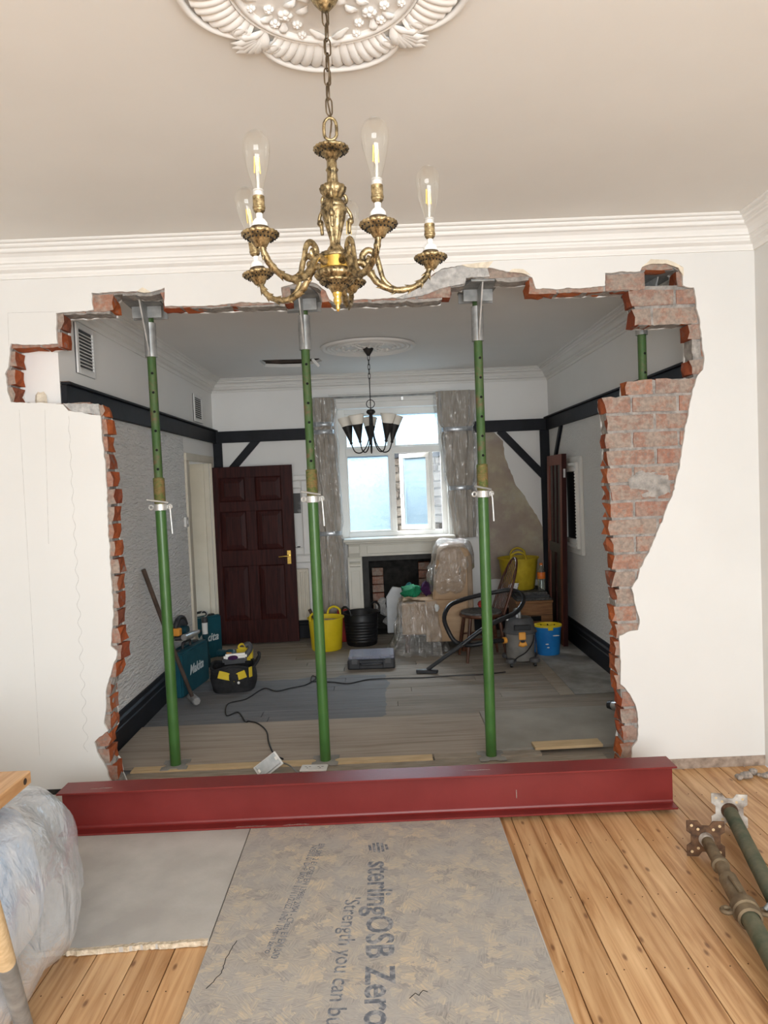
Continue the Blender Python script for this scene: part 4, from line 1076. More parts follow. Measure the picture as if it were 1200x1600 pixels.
def pierced(mb_root, r, z, h, par, n=20):
    MB().lathe(dish(r, z, h), n * 4, mod=lambda a, zz: 1 + 0.03 * cos(n * a)).build('drip_dish', 'brass', par, smooth=60)
    hm = MB()
    for ring, (f, zf) in enumerate(((0.88, -0.15), (0.66, -0.36))):
        for i in range(n):
            a = 2 * pi * (i + 0.5 * ring) / n
            d = Vector((cos(a), sin(a), 0))
            c = d * (r * f) + Vector((0, 0, z + h * zf))
            hm.sphere(c, 0.0022 * r / 0.046, n=6, m=4)
    hm.build('piercings', 'hole_black', par)['kind'] = 'stuff'
pierced(ch, 0.046, 2.492, 0.030, ch)
MB().lathe([(0.0, 2.345), (0.012, 2.35), (0.0135, 2.37), (0.0145, 2.40), (0.0125, 2.43), (0.016, 2.437), (0.0125, 2.444), (0.012, 2.466), (0, 2.468)], 32, mod=flute(8, 0.05)).build('stem', 'brass', ch, smooth=60)
MB().lathe([(0.012, 2.355), (0.022, 2.362), (0.031, 2.376), (0.034, 2.388), (0.031, 2.392), (0.020, 2.388), (0.012, 2.392)], 48, mod=flute(12, 0.06)).build('crown_cup', 'brass', ch, smooth=60)
MB().lathe([(0.0, 2.205), (0.024, 2.21), (0.020, 2.222), (0.013, 2.232), (0.0125, 2.245), (0.020, 2.275), (0.027, 2.305), (0.031, 2.318), (0.034, 2.322), (0.0345, 2.33), (0.032, 2.333), (0.034, 2.338), (0.031, 2.342), (0.031, 2.348), (0.024, 2.354), (0.014, 2.358), (0.0, 2.36)], 48, mod=lambda a, z: 1 + (0.07 * cos(12 * a) if z < 2.317 else 0.0)).build('urn', 'brass', ch, smooth=60)
for k in range(3):
    a = radians(25 + 120 * k); d = Vector((cos(a), sin(a), 0))
    pts = [(0.020, 2.372), (0.032, 2.372), (0.037, 2.362), (0.034, 2.352), (0.028, 2.356), (0.030, 2.345), (0.038, 2.335), (0.047, 2.322), (0.050, 2.308), (0.046, 2.302), (0.042, 2.308)]
    MB().tube([d * r + Vector((0, 0, z)) for r, z in smooth_path([(p[0], p[1], 0) for p in pts], 4) for r, z in [(r, z)]] if False else [d * q.x + Vector((0, 0, q.y)) for q in smooth_path([(p[0], p[1], 0) for p in pts], 4)], 0.0048, 7).sphere(tuple(d * 0.046 + Vector((0, 0, 2.303))), 0.009, 0.009, 0.010, 8, 6).cyl(d * 0.043 + Vector((0, 0, 2.296)), d * 0.041 + Vector((0, 0, 2.270)), 0.0055, 0.0045, 8).build('scroll_handle', 'brass', ch, smooth=60)
MB().lathe([(0.0, 2.212), (0.030, 2.212), (0.042, 2.208), (0.045, 2.200), (0.043, 2.196)], 40, mod=flute(20, 0.02)).build('drum_cap', 'brass', ch, smooth=60)
MB().lathe([(0.0, 2.196), (0.041, 2.196), (0.0415, 2.166), (0.038, 2.162), (0.0, 2.16)], 40).build('drum', 'brass_bright', ch, smooth=40)
MB().lathe([(0.0, 2.164), (0.044, 2.164), (0.054, 2.158), (0.057, 2.150), (0.052, 2.142), (0.044, 2.138), (0.040, 2.132), (0.0, 2.13)], 80, mod=flute(26, 0.035)).build('gadroon_bowl', 'brass', ch, smooth=60)
pierced(ch, 0.045, 2.132, 0.032, ch)
MB().lathe([(0.0, 2.050), (0.003, 2.052), (0.006, 2.060), (0.0045, 2.066), (0.010, 2.074), (0.0115, 2.082), (0.009, 2.090), (0.012, 2.094), (0.013, 2.102), (0.0, 2.104)], 24).build('finial', 'brass_bright', ch, smooth=60)
ARMS = (9, 83, 150, 229, 296)
for k in range(5):
    arm = bpy.data.objects.new('arm', None); col.objects.link(arm); arm.parent = ch
    arm.rotation_euler = (0, 0, radians(ARMS[k])); arm.empty_display_size = 0.02
    path = smooth_path([(0.040, 0, 2.178), (0.070, 0, 2.186), (0.088, 0, 2.165), (0.115, 0, 2.128), (0.160, 0, 2.110), (0.210, 0, 2.118), (0.243, 0, 2.142), (0.258, 0, 2.172), (0.262, 0, 2.192)], 5)
    tb = MB().tube(path, [0.0105 - 0.003 * (i / len(path)) + 0.0010 * sin(i * 2.4) for i in range(len(path))], 10)
    for i in range(8, len(path) - 4, 4):     # acanthus barbs
        q = path[i]; d = (path[i + 1] - path[i - 1]).normalized()
        for s in (-1, 1):
            n_ = Vector((-d.z, 0, d.x)) * s
            tb.cyl(q + n_ * 0.005, q + n_ * 0.014 - d * 0.012, 0.0052, 0.0004, 6)
    tb.build('stem', 'brass', arm, smooth=60)
    curl = smooth_path([(0.150, 0, 2.118), (0.128, 0, 2.140), (0.118, 0, 2.175), (0.108, 0, 2.208), (0.090, 0, 2.220), (0.074, 0, 2.208), (0.074, 0, 2.192), (0.086, 0, 2.188), (0.090, 0, 2.198), (0.084, 0, 2.202)], 5)
    MB().tube(curl, [0.0035 + 0.0025 * sin(pi * i / len(curl)) for i in range(len(curl))], 8, flat=1.5).build('scroll', 'brass', arm, smooth=60)
    cup = bpy.data.objects.new('lamp', None); col.objects.link(cup); cup.parent = ch
    a = radians(ARMS[k]); cup.location = (0.262 * cos(a), 0.262 * sin(a), 2.192); cup.empty_display_size = 0.02
    n = 20
    MB().lathe(dish(0.044, 0.024, 0.030), n * 4, mod=lambda a, zz: 1 + 0.03 * cos(20 * a)).build('drip_dish', 'brass', cup, smooth=60)
    hm = MB()
    for ring, (f, zf) in enumerate(((0.88, -0.17), (0.68, -0.38))):
        for i in range(n):
            a2 = 2 * pi * (i + 0.5 * ring) / n
            hm.sphere((0.044 * f * cos(a2), 0.044 * f * sin(a2), 0.024 + 0.03 * zf), 0.0023, n=6, m=4)
    hm.build('piercings', 'hole_black', cup)['kind'] = 'stuff'
    MB().lathe([(0, 0.021), (0.012, 0.022), (0.012, 0.028), (0.021, 0.031), (0.0225, 0.036), (0.021, 0.041), (0, 0.042)], 24).build('collar', 'bronze_dark', cup, smooth=50)
    MB().lathe([(0, 0.041), (0.0185, 0.042), (0.0185, 0.050), (0.013, 0.058), (0.0075, 0.062), (0.0075, 0.073), (0, 0.074)], 24).build('candle_base', 'porcelain', cup, smooth=50)
    MB().lathe([(0, 0.071), (0.007, 0.072), (0.0135, 0.079), (0.0135, 0.083), (0.0148, 0.084), (0.0148, 0.088), (0.0138, 0.089), (0.0138, 0.112), (0, 0.112)], 24).build('lamp_holder', 'brass', cup, smooth=40)
    MB().lathe([(0, 0.111), (0.0125, 0.112), (0.0125, 0.122), (0.0138, 0.123), (0.0125, 0.127), (0.0, 0.129)], 24).build('bulb_cap', 'zinc', cup, smooth=40)
    MB().lathe([(0.0125, 0.126), (0.014, 0.136), (0.019, 0.155), (0.026, 0.180), (0.031, 0.205), (0.0325, 0.222), (0.031, 0.238), (0.025, 0.252), (0.014, 0.261), (0.005, 0.263), (0.0, 0.263)], 28).build('glass_bulb', 'bulb_glass', cup, smooth=70, recalc=True)
    MB().lathe([(0, 0.128), (0.008, 0.128), (0.005, 0.150), (0.003, 0.158), (0.0028, 0.212), (0, 0.214)], 12).build('glass_stem', 'bulb_glass', cup, smooth=60)
    fi = MB()
    for q in range(4):
        b2 = radians(90 * q + 20)
        fi.cyl((0.007 * cos(b2), 0.007 * sin(b2), 0.165), (0.005 * cos(b2), 0.005 * sin(b2), 0.203), 0.0014, n=6)
    fi.build('filament', 'filament', cup)
    cup.location = (0.253 * cos(a), 0.253 * sin(a), 2.168)
    if k == 2: cup.rotation_euler = (0, radians(-6.5), 0)
def lower(o, s=1.0):
    if o.type == 'MESH':
        for vtx in o.data.vertices:
            vtx.co.z = 2.06 + (vtx.co.z - 2.06) * 0.94
            if s != 1.0: vtx.co.x *= s
for o in ch.children:
    if o.name.split('.')[0] in ('canopy', 'chain_link', 'flex', 'lamp'): continue
    if o.type == 'MESH': lower(o)
    for q in (o.children if o.name.split('.')[0] == 'arm' else ()):
        lower(q, 0.966)

# ------------------------------------------------------------ plaster ceiling roses
def rose(name, label, cx, cy, zc, R, shells, mat):
    ro = thing(name, label, 'ceiling rose', (cx, cy, zc - 0.001))
    MB().lathe([(0, -0.012), (R * 0.10, -0.012), (R * 0.14, -0.007), (R * 0.60, -0.006), (R * 0.90, -0.006), (R * 0.92, 0.0), (0, 0.0)], 64).build('plate', mat, ro, smooth=40)
    def ring(r, w, h, nm='ring'):
        MB().lathe([(r - w, -0.005), (r - w * 0.7, -0.005 - h * 0.7), (r, -0.005 - h), (r + w * 0.7, -0.005 - h * 0.7), (r + w, -0.005)], 72).build(nm, mat, ro, smooth=60)
    ring(R * 0.605, R * 0.030, 0.014); ring(R * 0.65, R * 0.014, 0.009)
    if not shells:
        ring(R * 0.93, R * 0.05, 0.020); ring(R * 0.84, R * 0.025, 0.012); ring(R * 0.76, R * 0.014, 0.008)
    for k in range(4):
        a0 = radians(90 * k)
        if shells:
            half = radians(37)
            # fan of flutes: a rippled sheet between the inner ring and the rim
            na, nr = 150, 5; vs = []; fs = []
            for i in range(na + 1):
                u = -1 + 2 * i / na; a = a0 + u * half
                r0 = R * 0.665; r1 = R * (0.93 - 0.13 * abs(u) ** 3)
                for j in range(nr + 1):
                    t = j / nr
                    sw = a + 0.05 * u * t
                    r = r0 + (r1 - r0) * t
                    h = 0.006 + 0.010 * sin(pi * min(t * 1.0, 1)) ** 0.7 + 0.011 * abs(sin(u * pi * 7.5)) ** 0.6 * (0.4 + 0.6 * t)
                    vs.append((r * cos(sw), r * sin(sw), -h))
            for i in range(na):
                for j in range(nr):
                    b = i * (nr + 1) + j
                    fs.append((b, b + 1, b + nr + 2, b + nr + 1))
            MB().add(vs, fs).build('fan_shell', mat, ro, smooth=50)
            pts = []
            for i in range(41):
                u = -1 + 2 * i / 40; a = a0 + u * half * 1.04
                r = R * (0.985 - 0.16 * abs(u) ** 3); pts.append((r * cos(a), r * sin(a), -0.010))
            # scroll ends
            def spiral(sg):
                a = a0 + sg * half * 0.93; c = Vector((R * 0.765 * cos(a), R * 0.765 * sin(a), -0.012)); out_ = []
                for i in range(16):
                    t = i / 15; rr = R * 0.068 * (1 - 0.8 * t); b = a + sg * 0.4 + (-sg) * t * 2 * pi * 1.1
                    out_.append(c + Vector((rr * cos(b), rr * sin(b), -0.004 * t)))
                return out_
            MB().tube(pts, R * 0.026, 8).build('shell_rim', mat, ro, smooth=60)
            for sg in (-1, 1): MB().tube(spiral(sg), [R * 0.024 * (1 - 0.4 * i / 15) for i in range(16)], 8).build('scroll', mat, ro, smooth=60)
            ad = a0 + radians(45)
            lf = MB()
            for s, L in ((0, 0.36), (-0.55, 0.30), (0.55, 0.30), (-1.0, 0.22), (1.0, 0.22), (-0.28, 0.33), (0.28, 0.33)):
                base = Vector((R * 0.66 * cos(ad), R * 0.66 * sin(ad), -0.008))
                d = Vector((cos(ad + s * 0.62), sin(ad + s * 0.62), 0)); L_ = R * L
                lf.tube([base, base + d * L_ * 0.3 + Vector((0, 0, -0.010)), base + d * L_ * 0.7 + Vector((0, 0, -0.013)), base + d * L_ + Vector((0, 0, -0.002))], [R * 0.02, R * 0.038, R * 0.036, R * 0.006], 8, flat=0.5)
            lf.build('acanthus_leaf', mat, ro, smooth=60)
        ad = a0 + radians(45)
        # spray of roses and leaves inside the ring
        sp = MB()
        def leaf(c, ang, L, W):
            c = Vector(c); d = Vector((cos(ang), sin(ang), 0))
            sp.tube([c, c + d * L * 0.45 + Vector((0, 0, -0.007)), c + d * L * 0.75 + Vector((0, 0, -0.008)), c + d * L + Vector((0, 0, -0.002))], [W * 0.35, W, W * 0.8, W * 0.1], 7, flat=0.5)
        for (da, rr, s) in ((0, 0.42, 1.2), (0.28, 0.46, 0.8), (-0.28, 0.46, 0.8), (0.0, 0.54, 0.9), (0.42, 0.56, 0.7), (-0.42, 0.56, 0.7)):
            a = ad + da; c = (R * rr * cos(a), R * rr * sin(a), -0.010)
            for q in range(5):
                b = 2 * pi * q / 5
                sp.sphere((c[0] + R * 0.026 * s * cos(b), c[1] + R * 0.026 * s * sin(b), c[2]), R * 0.024 * s, R * 0.024 * s, 0.007, 7, 5)
            sp.sphere((c[0], c[1], c[2] - 0.005), R * 0.016 * s, None, 0.007, 7, 5)
        for (da, rr, aa, L) in ((0.15, 0.36, pi, .12), (-0.15, 0.36, pi, .12), (0.5, 0.50, 1.7, .16), (-0.5, 0.50, -1.7, .16), (0.62, 0.57, 1.4, .14), (-0.62, 0.57, -1.4, .14), (0.1, 0.50, 0.6, .1), (-0.1, 0.50, -0.6, .1)):
            a = ad + da; leaf((R * rr * cos(a), R * rr * sin(a), -0.006), ad + aa, R * L, R * 0.035)
        sp.build('flower_spray', mat, ro, smooth=60)
    for k in range(8):
        a = 2 * pi * k / 8 + 0.2
        sp = MB().tube([(R * .10 * cos(a), R * .10 * sin(a), -0.01), (R * .16 * cos(a), R * .16 * sin(a), -0.018), (R * .25 * cos(a), R * .25 * sin(a), -0.006)], [R * .03, R * .05, R * .008], 7, flat=0.5)
        sp.build('petal', mat, ro, smooth=60)
    return ro
rose('ceiling_rose', 'ornate white plaster ceiling rose above the brass chandelier', CHX, CHY, ZC, 0.385, True, 'moulding_white')
p = fl(575, 541, ZC2)
FCX, FCY = p.x, p.y
rose('ceiling_rose', 'white plaster ceiling rose above the black iron light in the far room', FCX, FCY, ZC2, 0.405, False, 'moulding_white')

# ------------------------------------------------------------ left foreground
def crumple(m, freq, amp, seed):
    out_ = []
    for q in m.v:
        qv = Vector(q)
        n_ = noise.noise_vector(qv * freq + Vector((seed, 0, 0))) * amp + noise.noise_vector(qv * freq * 2.7 + Vector((0, seed, 0))) * amp * 0.4
        out_.append(tuple(qv + n_))
    m.v = out_; return m
def superbox(hx, hy, hz, n=36, mm=22, p=0.5, flare=0.0):
    vs = []; fs = []
    def sp(v, e): return math.copysign(abs(v) ** e, v)
    for i in range(mm + 1):
        t = -pi / 2 + pi * i / mm
        for j in range(n):
            a = 2 * pi * j / n
            zz = sp(sin(t), 0.7); r = abs(cos(t)) ** 0.35
            fl_ = 1 + flare * (1 - zz) / 2
            vs.append((hx * r * sp(cos(a), p) * fl_, hy * r * sp(sin(a), p) * fl_, hz * zz))
    for i in range(mm):
        for j in range(n): fs.append((i * n + j, i * n + (j + 1) % n, (i + 1) * n + (j + 1) % n, (i + 1) * n + j))
    return MB().add(vs, fs)
wb = thing('wrapped_bundle', 'bulging bundle wrapped in clear plastic sheeting at the left edge', 'bundle', (-1.70, 2.27, 0.0205))
cm = crumple(superbox(0.50, 0.42, 0.25, p=0.6), 4, 0.035, 3); lo = min(q[2] for q in cm.v)
cm.v = [(q[0], q[1], q[2] - lo + 0.004) for q in cm.v]
cm.build('padded_contents', 'bundle_blue', wb, smooth=80)
sh = superbox(0.585, 0.50, 0.285, 72, 44, 0.6, 0.10)
sh.v = [(q[0] + 0.014 * sin(11 * math.atan2(q[1], q[0]) + 3 * q[2]), q[1] + 0.014 * cos(9 * math.atan2(q[1], q[0]) - 4 * q[2]), q[2]) for q in sh.v]
sh = crumple(sh, 6, 0.030, 9); lo = min(q[2] for q in sh.v)
sh.v = [(q[0], q[1], max(q[2] - lo - 0.03, 0.002)) for q in sh.v]
zt = max(q[2] for q in sh.v)
sh.build('plastic_sheet', 'film_thick', wb, smooth=80)
tz = 0.655
tp = thing('pine_board', 'thick pine board end resting on the plastic-wrapped bundle', 'wooden board', (-1.72, 2.12, tz - 0.034))
MB().box(-0.49, 0.49, -0.38, 0.38, 0, 0.046).build('slab', 'pine_plank', tp, bevel=0.004)
MB().cyl((0.4895, 0.335, 0.024), (0.491, 0.335, 0.024), 0.011, n=14).build('bolt_hole', 'handle_wood', tp)
p0 = fl(40, 1612, 0.022); p1 = at(-22, 1395, 1.72)
pole = thing('scaffold_pole', 'worn steel pole with a yellowed upper end leaning at the lower left corner', 'pole', (p0.x, p0.y, 0.0))
dv = p1 - p0
MB().cyl((0, 0, 0.022), dv * 0.55 + Vector((0, 0, 0.022)), 0.024, n=18).build('tube', 'galv_dull', pole, smooth=40)
MB().cyl(dv * 0.55 + Vector((0, 0, 0.022)), dv * 1.5 + Vector((0, 0, 0.022)), 0.0243, n=18).build('yellow_end', 'pale_timber', pole, smooth=40)

# ================================================================== THRESHOLD AND FAR-ROOM FLOOR COVERINGS
def sheet(name, label, cat, x0, x1, y0, y1, z0, z1, mat, bevel=0.001, jit=0.0, rz=0.0):
    cx, cy = (x0 + x1) / 2, (y0 + y1) / 2
    o = MB().box(x0 - cx, x1 - cx, y0 - cy, y1 - cy, 0, z1 - z0).build(name, mat, None, bevel=bevel, jit=jit)
    o.location = (cx, cy, z0); o.rotation_euler = (0, 0, rz)
    return tag(o, label, cat)
ea = fl(754, 1113, 0.02); eb = fl(776, 1190, 0.02)
EX = (ea.x + eb.x) / 2; FY = ea.y
sheet('plywood_sheet', 'pale brown plywood sheet laid inside the opening under the props', 'board', XL + 0.04, EX, 4.205, FY, 0.0015, 0.020, 'ply_sheet')
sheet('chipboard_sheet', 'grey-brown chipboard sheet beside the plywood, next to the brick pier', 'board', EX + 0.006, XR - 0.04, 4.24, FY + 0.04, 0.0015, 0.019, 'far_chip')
j0 = fl(190, 1222, 0.01).x; j1 = fl(680, 1200, 0.01).x; j2 = fl(965, 1195, 0.01).x
sheet('timber_batten', 'long pale pine batten along the edge of the plywood', 'batten', j0 + 0.01, j1 - 0.004, 4.125, 4.200, 0.0015, 0.022, 'pale_timber', 0.002)
sheet('timber_batten', 'shorter weathered batten beyond the notch in the threshold', 'batten', j1 + 0.006, j1 + 0.62, 4.125, 4.200, 0.0015, 0.022, 'grey_timber', 0.002)
sheet('timber_plate', 'old grey timber plate lowest in the threshold behind the beam', 'batten', j0 + 0.0, j2 - 0.03, 4.035, 4.118, 0.0015, 0.016, 'grey_timber', 0.002)
sheet('timber_offcut', 'short clean pine offcut lying by the brick jamb', 'offcut', fl(842, 1180, .03).x, j2 - 0.005, 4.19, 4.29, 0.0205, 0.038, 'pale_timber', 0.002, 0, 0.02)
th = struct(MB().box(j0 - 0.06, j2 + 0.06, YW - 0.005, YK + 0.004, -0.05, -0.003).build('trim_10', 'mortar', None, jit=0.002), 'rough mortar bed left in the floor under the removed wall', 'threshold')
hx0 = fl(845, 1050, 0.006).x
sheet('hearth_slab', 'grey concrete slab in the floor along the right skirting', 'slab', hx0 + 0.11, XR - 0.036, 5.30, 6.9, 0.001, 0.006, 'concrete')
sheet('floor_strip', 'narrow brown floor strip beside the concrete slab', 'board', hx0, hx0 + 0.105, 5.30, 6.6, 0.001, 0.005, 'grey_timber')

# ================================================================== FAR-ROOM OBJECTS
# fireplace surround
fp = thing('fireplace', 'cream timber fireplace surround with an empty blackened opening', 'fireplace', (0, YE - 0.003, 0))
MB().box(-0.375, 0.775, -0.245, 0, 1.005, 1.035).build('mantel_shelf', 'mantel_cream', fp, bevel=0.006)
MB().box(-0.355, 0.755, -0.215, 0, 0.985, 1.005).build('shelf_moulding', 'mantel_cream', fp, bevel=0.005)
MB().box(-0.335, 0.735, -0.12, 0, 0.845, 0.985).build('frieze', 'mantel_cream', fp, bevel=0.003)
MB().box(-0.14, 0.54, -0.132, -0.12, 0.872, 0.962).build('frieze_panel', 'mantel_cream', fp, bevel=0.004)
for x0 in (-0.345, 0.595):
    lg = MB().box(x0, x0 + 0.15, -0.13, 0, 0.0, 0.845).build('pilaster', 'mantel_cream', fp, bevel=0.004)
    MB().box(x0 + 0.03, x0 + 0.12, -0.138, -0.13, 0.15, 0.70).build('raised_panel', 'mantel_cream', lg, bevel=0.003)
    pf = [(-0.13, 0.74), (-0.15, 0.75), (-0.15, 0.77), (-0.14, 0.775), (-0.165, 0.80), (-0.165, 0.83), (-0.155, 0.835), (-0.19, 0.89), (-0.195, 0.96), (-0.21, 0.985), (-0.12, 0.985), (-0.12, 0.74)]
    MB().prism(pf, x0 + 0.02, x0 + 0.13, 'yz').build('corbel', 'mantel_cream', lg)
    MB().box(x0 - 0.01, x0 + 0.16, -0.145, -0.005, 0, 0.12).build('plinth', 'mantel_cream', lg, bevel=0.004)
MB().box(-0.195, -0.13, -0.075, 0.0, 0, 0.845).box(0.53, 0.595, -0.075, 0.0, 0, 0.845).box(-0.13, 0.53, -0.075, 0.0, 0.79, 0.845).build('slip', 'fire_slip', fp)
ci = MB().box(-0.20, 0.60, 0.25, 0.29, 0, 0.86).box(-0.24, -0.20, 0.0, 0.29, 0, 0.86).box(0.60, 0.64, 0.0, 0.29, 0, 0.86).box(-0.24, 0.64, 0.0, 0.29, 0.86, 0.90).box(-0.24, 0.64, -0.01, 0.29, 0.0, 0.01)
ci.build('fire_chamber', 'soot_void_black', fp)
for (x0, x1, z0, z1, n) in ((-0.10, 0.02, 0.25, 0.70, 5), (0.40, 0.52, 0.30, 0.74, 5)):
    for k in range(n):
        hh = (z1 - z0) / n
        link('brick', MB().box(-0.06, 0.06, 0, 0.08, 0.003, hh - 0.006).mesh('brick', 'brick', bevel=0.004, jit=0.003), fp, ((x0 + x1) / 2, 0.10, z0 + k * hh))
for (x, z, s) in ((-0.02, 0.28, .06), (0.03, 0.22, .05), (0.05, 0.12, .05), (0.0, 0.34, .04)):
    link('plaster_remnant', crumple(MB().sphere((0, 0, 0), s, s * .6, s, 10, 7), 20, 0.02, x * 9).mesh('plaster_remnant', 'render_grey'), fp, (x, 0.10, z))
foam = thing('foam_block', 'white foam sheet leaning inside the fireplace opening', 'foam block', (0.14, YE - 0.03, 0.012))
MB().prism([(-0.10, 0), (0.12, 0), (0.15, 0.36), (0.10, 0.47), (-0.03, 0.49), (-0.10, 0.38)], 0, 0.05, 'xz', M=RX(radians(-3))).build('sheet', 'foam_white', foam, bevel=0.008)
MB().box(-0.02, 0.07, -0.004, 0.012, 0.14, 0.16, RX(radians(-3))).build('tape', 'tape_silver', foam)

# curtains wrapped in film, on a pole
rod = thing('curtain_pole', 'thin dark metal curtain pole across the top of the far window', 'curtain pole', (0.17, YE - 0.09, 2.50))
MB().cyl((-0.80, 0, 0), (0.86, 0, 0), 0.011, n=12).build('pole', 'galv_dull', rod, smooth=40)
for x in (-0.83, 0.89): MB().sphere((x, 0, 0), 0.024).build('finial', 'zinc', rod, smooth=60)
for x in (-0.72, 0.12, 0.80): MB().box(x - .008, x + .008, 0.0, 0.085, -0.03, 0.008).box(x - .012, x + .012, -0.014, 0.014, -0.05, -0.014).build('bracket', 'zinc', rod)
def curtain(label, x, top, bot, w0, w1, bands, seed, sway=0.0, cloud=0.0):
    root = thing('curtain', label, 'curtain', (x, YE - 0.10, 0))
    n, m_ = 56, 40; vs = []; fs = []
    def width(t):
        w = w0 + (w1 - w0) * t
        for bt in bands: w *= 1 - 0.16 * math.exp(-((t - bt) / 0.035) ** 2)
        return w
    for i in range(m_ + 1):
        t = i / m_; zz = top + (bot - top) * t; w = width(t)
        for j in range(n):
            a = 2 * pi * j / n
            rip = 1 + 0.16 * sin(9 * a + 2.5 * sin(3 * t + seed)) + 0.05 * sin(17 * a + seed)
            vs.append((w * rip * cos(a) + sway * t, 0.05 * rip * sin(a), zz))
    for i in range(m_):
        for j in range(n): fs.append((i * n + j, i * n + (j + 1) % n, (i + 1) * n + (j + 1) % n, (i + 1) * n + j))
    MB().add(vs, fs).build('cloth', 'curtain_cloth', root, smooth=70)
    pv = [(p[0] * 1.0 + (p[0] - sway * ((top - p[2]) / (top - bot))) * 0.16, p[1] * 1.22, p[2]) for p in vs]
    pm = MB().add(pv, fs); crumple(pm, 12, 0.010, seed); pm.build('plastic_cover', 'film', root, smooth=70)
    for bt in bands:
        zz = top + (bot - top) * bt; w = width(bt) * 1.22
        MB().lathe([(1, -0.022), (1.02, -0.02), (1.02, 0.02), (1, 0.022)], 32, M=T(sway * bt, 0, zz) @ Matrix.Diagonal((w, 0.066, 1, 1))).build('tape_band', 'tape_silver', root, smooth=50)
    return root
cl = at(508, 740, YE - .1).x; cr_ = at(714, 700, YE - .1).x
curtain('long curtain bundled in clear plastic between the dark door and the window', cl, 2.50, 0.24, 0.105, 0.125, (0.12, 0.155, 0.62), 2.0, 0.03)
curtain('curtain bundled in clear plastic above the wrapped armchair', cr_, 2.52, 1.00, 0.175, 0.10, (0.26, 0.66), 5.0, 0.05)

# radiator and framed niche behind the door
rd = thing('radiator', 'cream panel radiator behind the open door', 'radiator', (-1.06, YE - 0.075, 0.20))
MB().box(-0.30, 0.30, -0.02, 0.02, 0, 0.54).build('panel', 'cream_gloss', rd, bevel=0.006)
for k in range(13):
    link('flute', MB().box(-0.013, 0.013, -0.028, -0.018, 0.03, 0.51).mesh('flute', 'cream_gloss', bevel=0.005), rd, (-0.27 + k * 0.045, 0, 0))
MB().tube([(0.29, 0, 0.03), (0.33, 0, 0.03), (0.33, 0, -0.198)], 0.009, 8).build('pipe', 'zinc', rd, smooth=40)
MB().sphere((0.33, 0, 0.05), 0.018, None, 0.03).build('valve', 'white_plastic', rd, smooth=60)
for (x, s) in ((-0.28, 1), (0.28, 1)): MB().box(x - .015, x + .015, 0.018, 0.074, 0.3, 0.36).build('bracket', 'zinc', rd)
nf = thing('framed_niche', 'white moulded frame around a small wall niche beside the door', 'niche', (-0.97, YE, 0))
MB().box(-0.24, 0.24, -0.012, -0.004, 0.86, 1.70).build('niche_back', 'far_paint', nf)
for (a, b, c, d) in ((-0.24, -0.165, 0.88, 1.66), (0.165, 0.24, 0.88, 1.66), (-0.165, 0.165, 1.58, 1.66), (-0.165, 0.165, 0.88, 0.96)):
    MB().box(a, b, -0.045, -0.012, c, d).build('frame', 'white_gloss', nf, bevel=0.010)
MB().box(-0.28, 0.28, -0.055, -0.012, 1.66, 1.72).build('head', 'white_gloss', nf, bevel=0.010)
MB().box(-0.28, 0.28, -0.06, -0.012, 0.80, 0.88).build('sill', 'white_gloss', nf, bevel=0.010)
MB().box(-0.155, 0.155, -0.016, -0.012, 1.32, 1.53).build('picture', 'picture_print', nf)
MB().box(0.04, 0.10, -0.036, -0.013, 0.962, 1.02).build('white_cube', 'white_plastic', nf, bevel=0.004)
MB().box(-0.02, 0.13, -0.034, -0.013, 0.9605, 0.972).build('black_base', 'black_rubber', nf)
sw = thing('light_switch', 'small white light switch beside the cream door frame', 'switch', (XL + 0.0045, 6.44, 1.33))
MB().box(0, 0.022, -0.043, 0.043, -0.043, 0.043).build('plate', 'white_plastic', sw, bevel=0.004)
MB().box(0.022, 0.028, -0.012, 0.012, -0.018, 0.018).build('rocker', 'white_plastic', sw, bevel=0.002)
# two air vents high on the left wall
def vent(label, y, zc, w, h):
    v_ = thing('air_vent', label, 'vent', (XL + 0.0015, y, zc), (0, 0, 0), 'wall vents')
    MB().box(0, 0.006, -w / 2, w / 2, -h / 2, h / 2).build('back_plate', 'darkgrey_plastic', v_)
    for (a, b, c, d) in ((-w / 2, -w / 2 + .03, -h / 2, h / 2), (w / 2 - .03, w / 2, -h / 2, h / 2), (-w / 2 + .03, w / 2 - .03, h / 2 - .03, h / 2), (-w / 2 + .03, w / 2 - .03, -h / 2, -h / 2 + .03)):
        MB().box(0.004, 0.016, a, b, c, d).build('frame', 'white_plastic', v_, bevel=0.002)
    k = 0; zz = -h / 2 + 0.04
    while zz < h / 2 - 0.035:
        link('louvre', MB().box(-0.001, 0.012, -w / 2 + .03, w / 2 - .03, -0.002, 0.002, RY(radians(40))).mesh('louvre', 'white_plastic'), v_, (0.006, 0, zz)); zz += 0.020
    return v_
a = onx(116, 540, XL); b = onx(145, 560, XL)
vent('larger louvred wall vent nearest the broken wall', (a.y + b.y) / 2, onx(131, 549, XL).z, abs(b.y - a.y), 0.29)
a = onx(301, 635, XL); b = onx(314, 640, XL)
vent('smaller louvred wall vent near the far left corner', (a.y + b.y) / 2, onx(308, 639, XL).z, abs(b.y - a.y), 0.26)

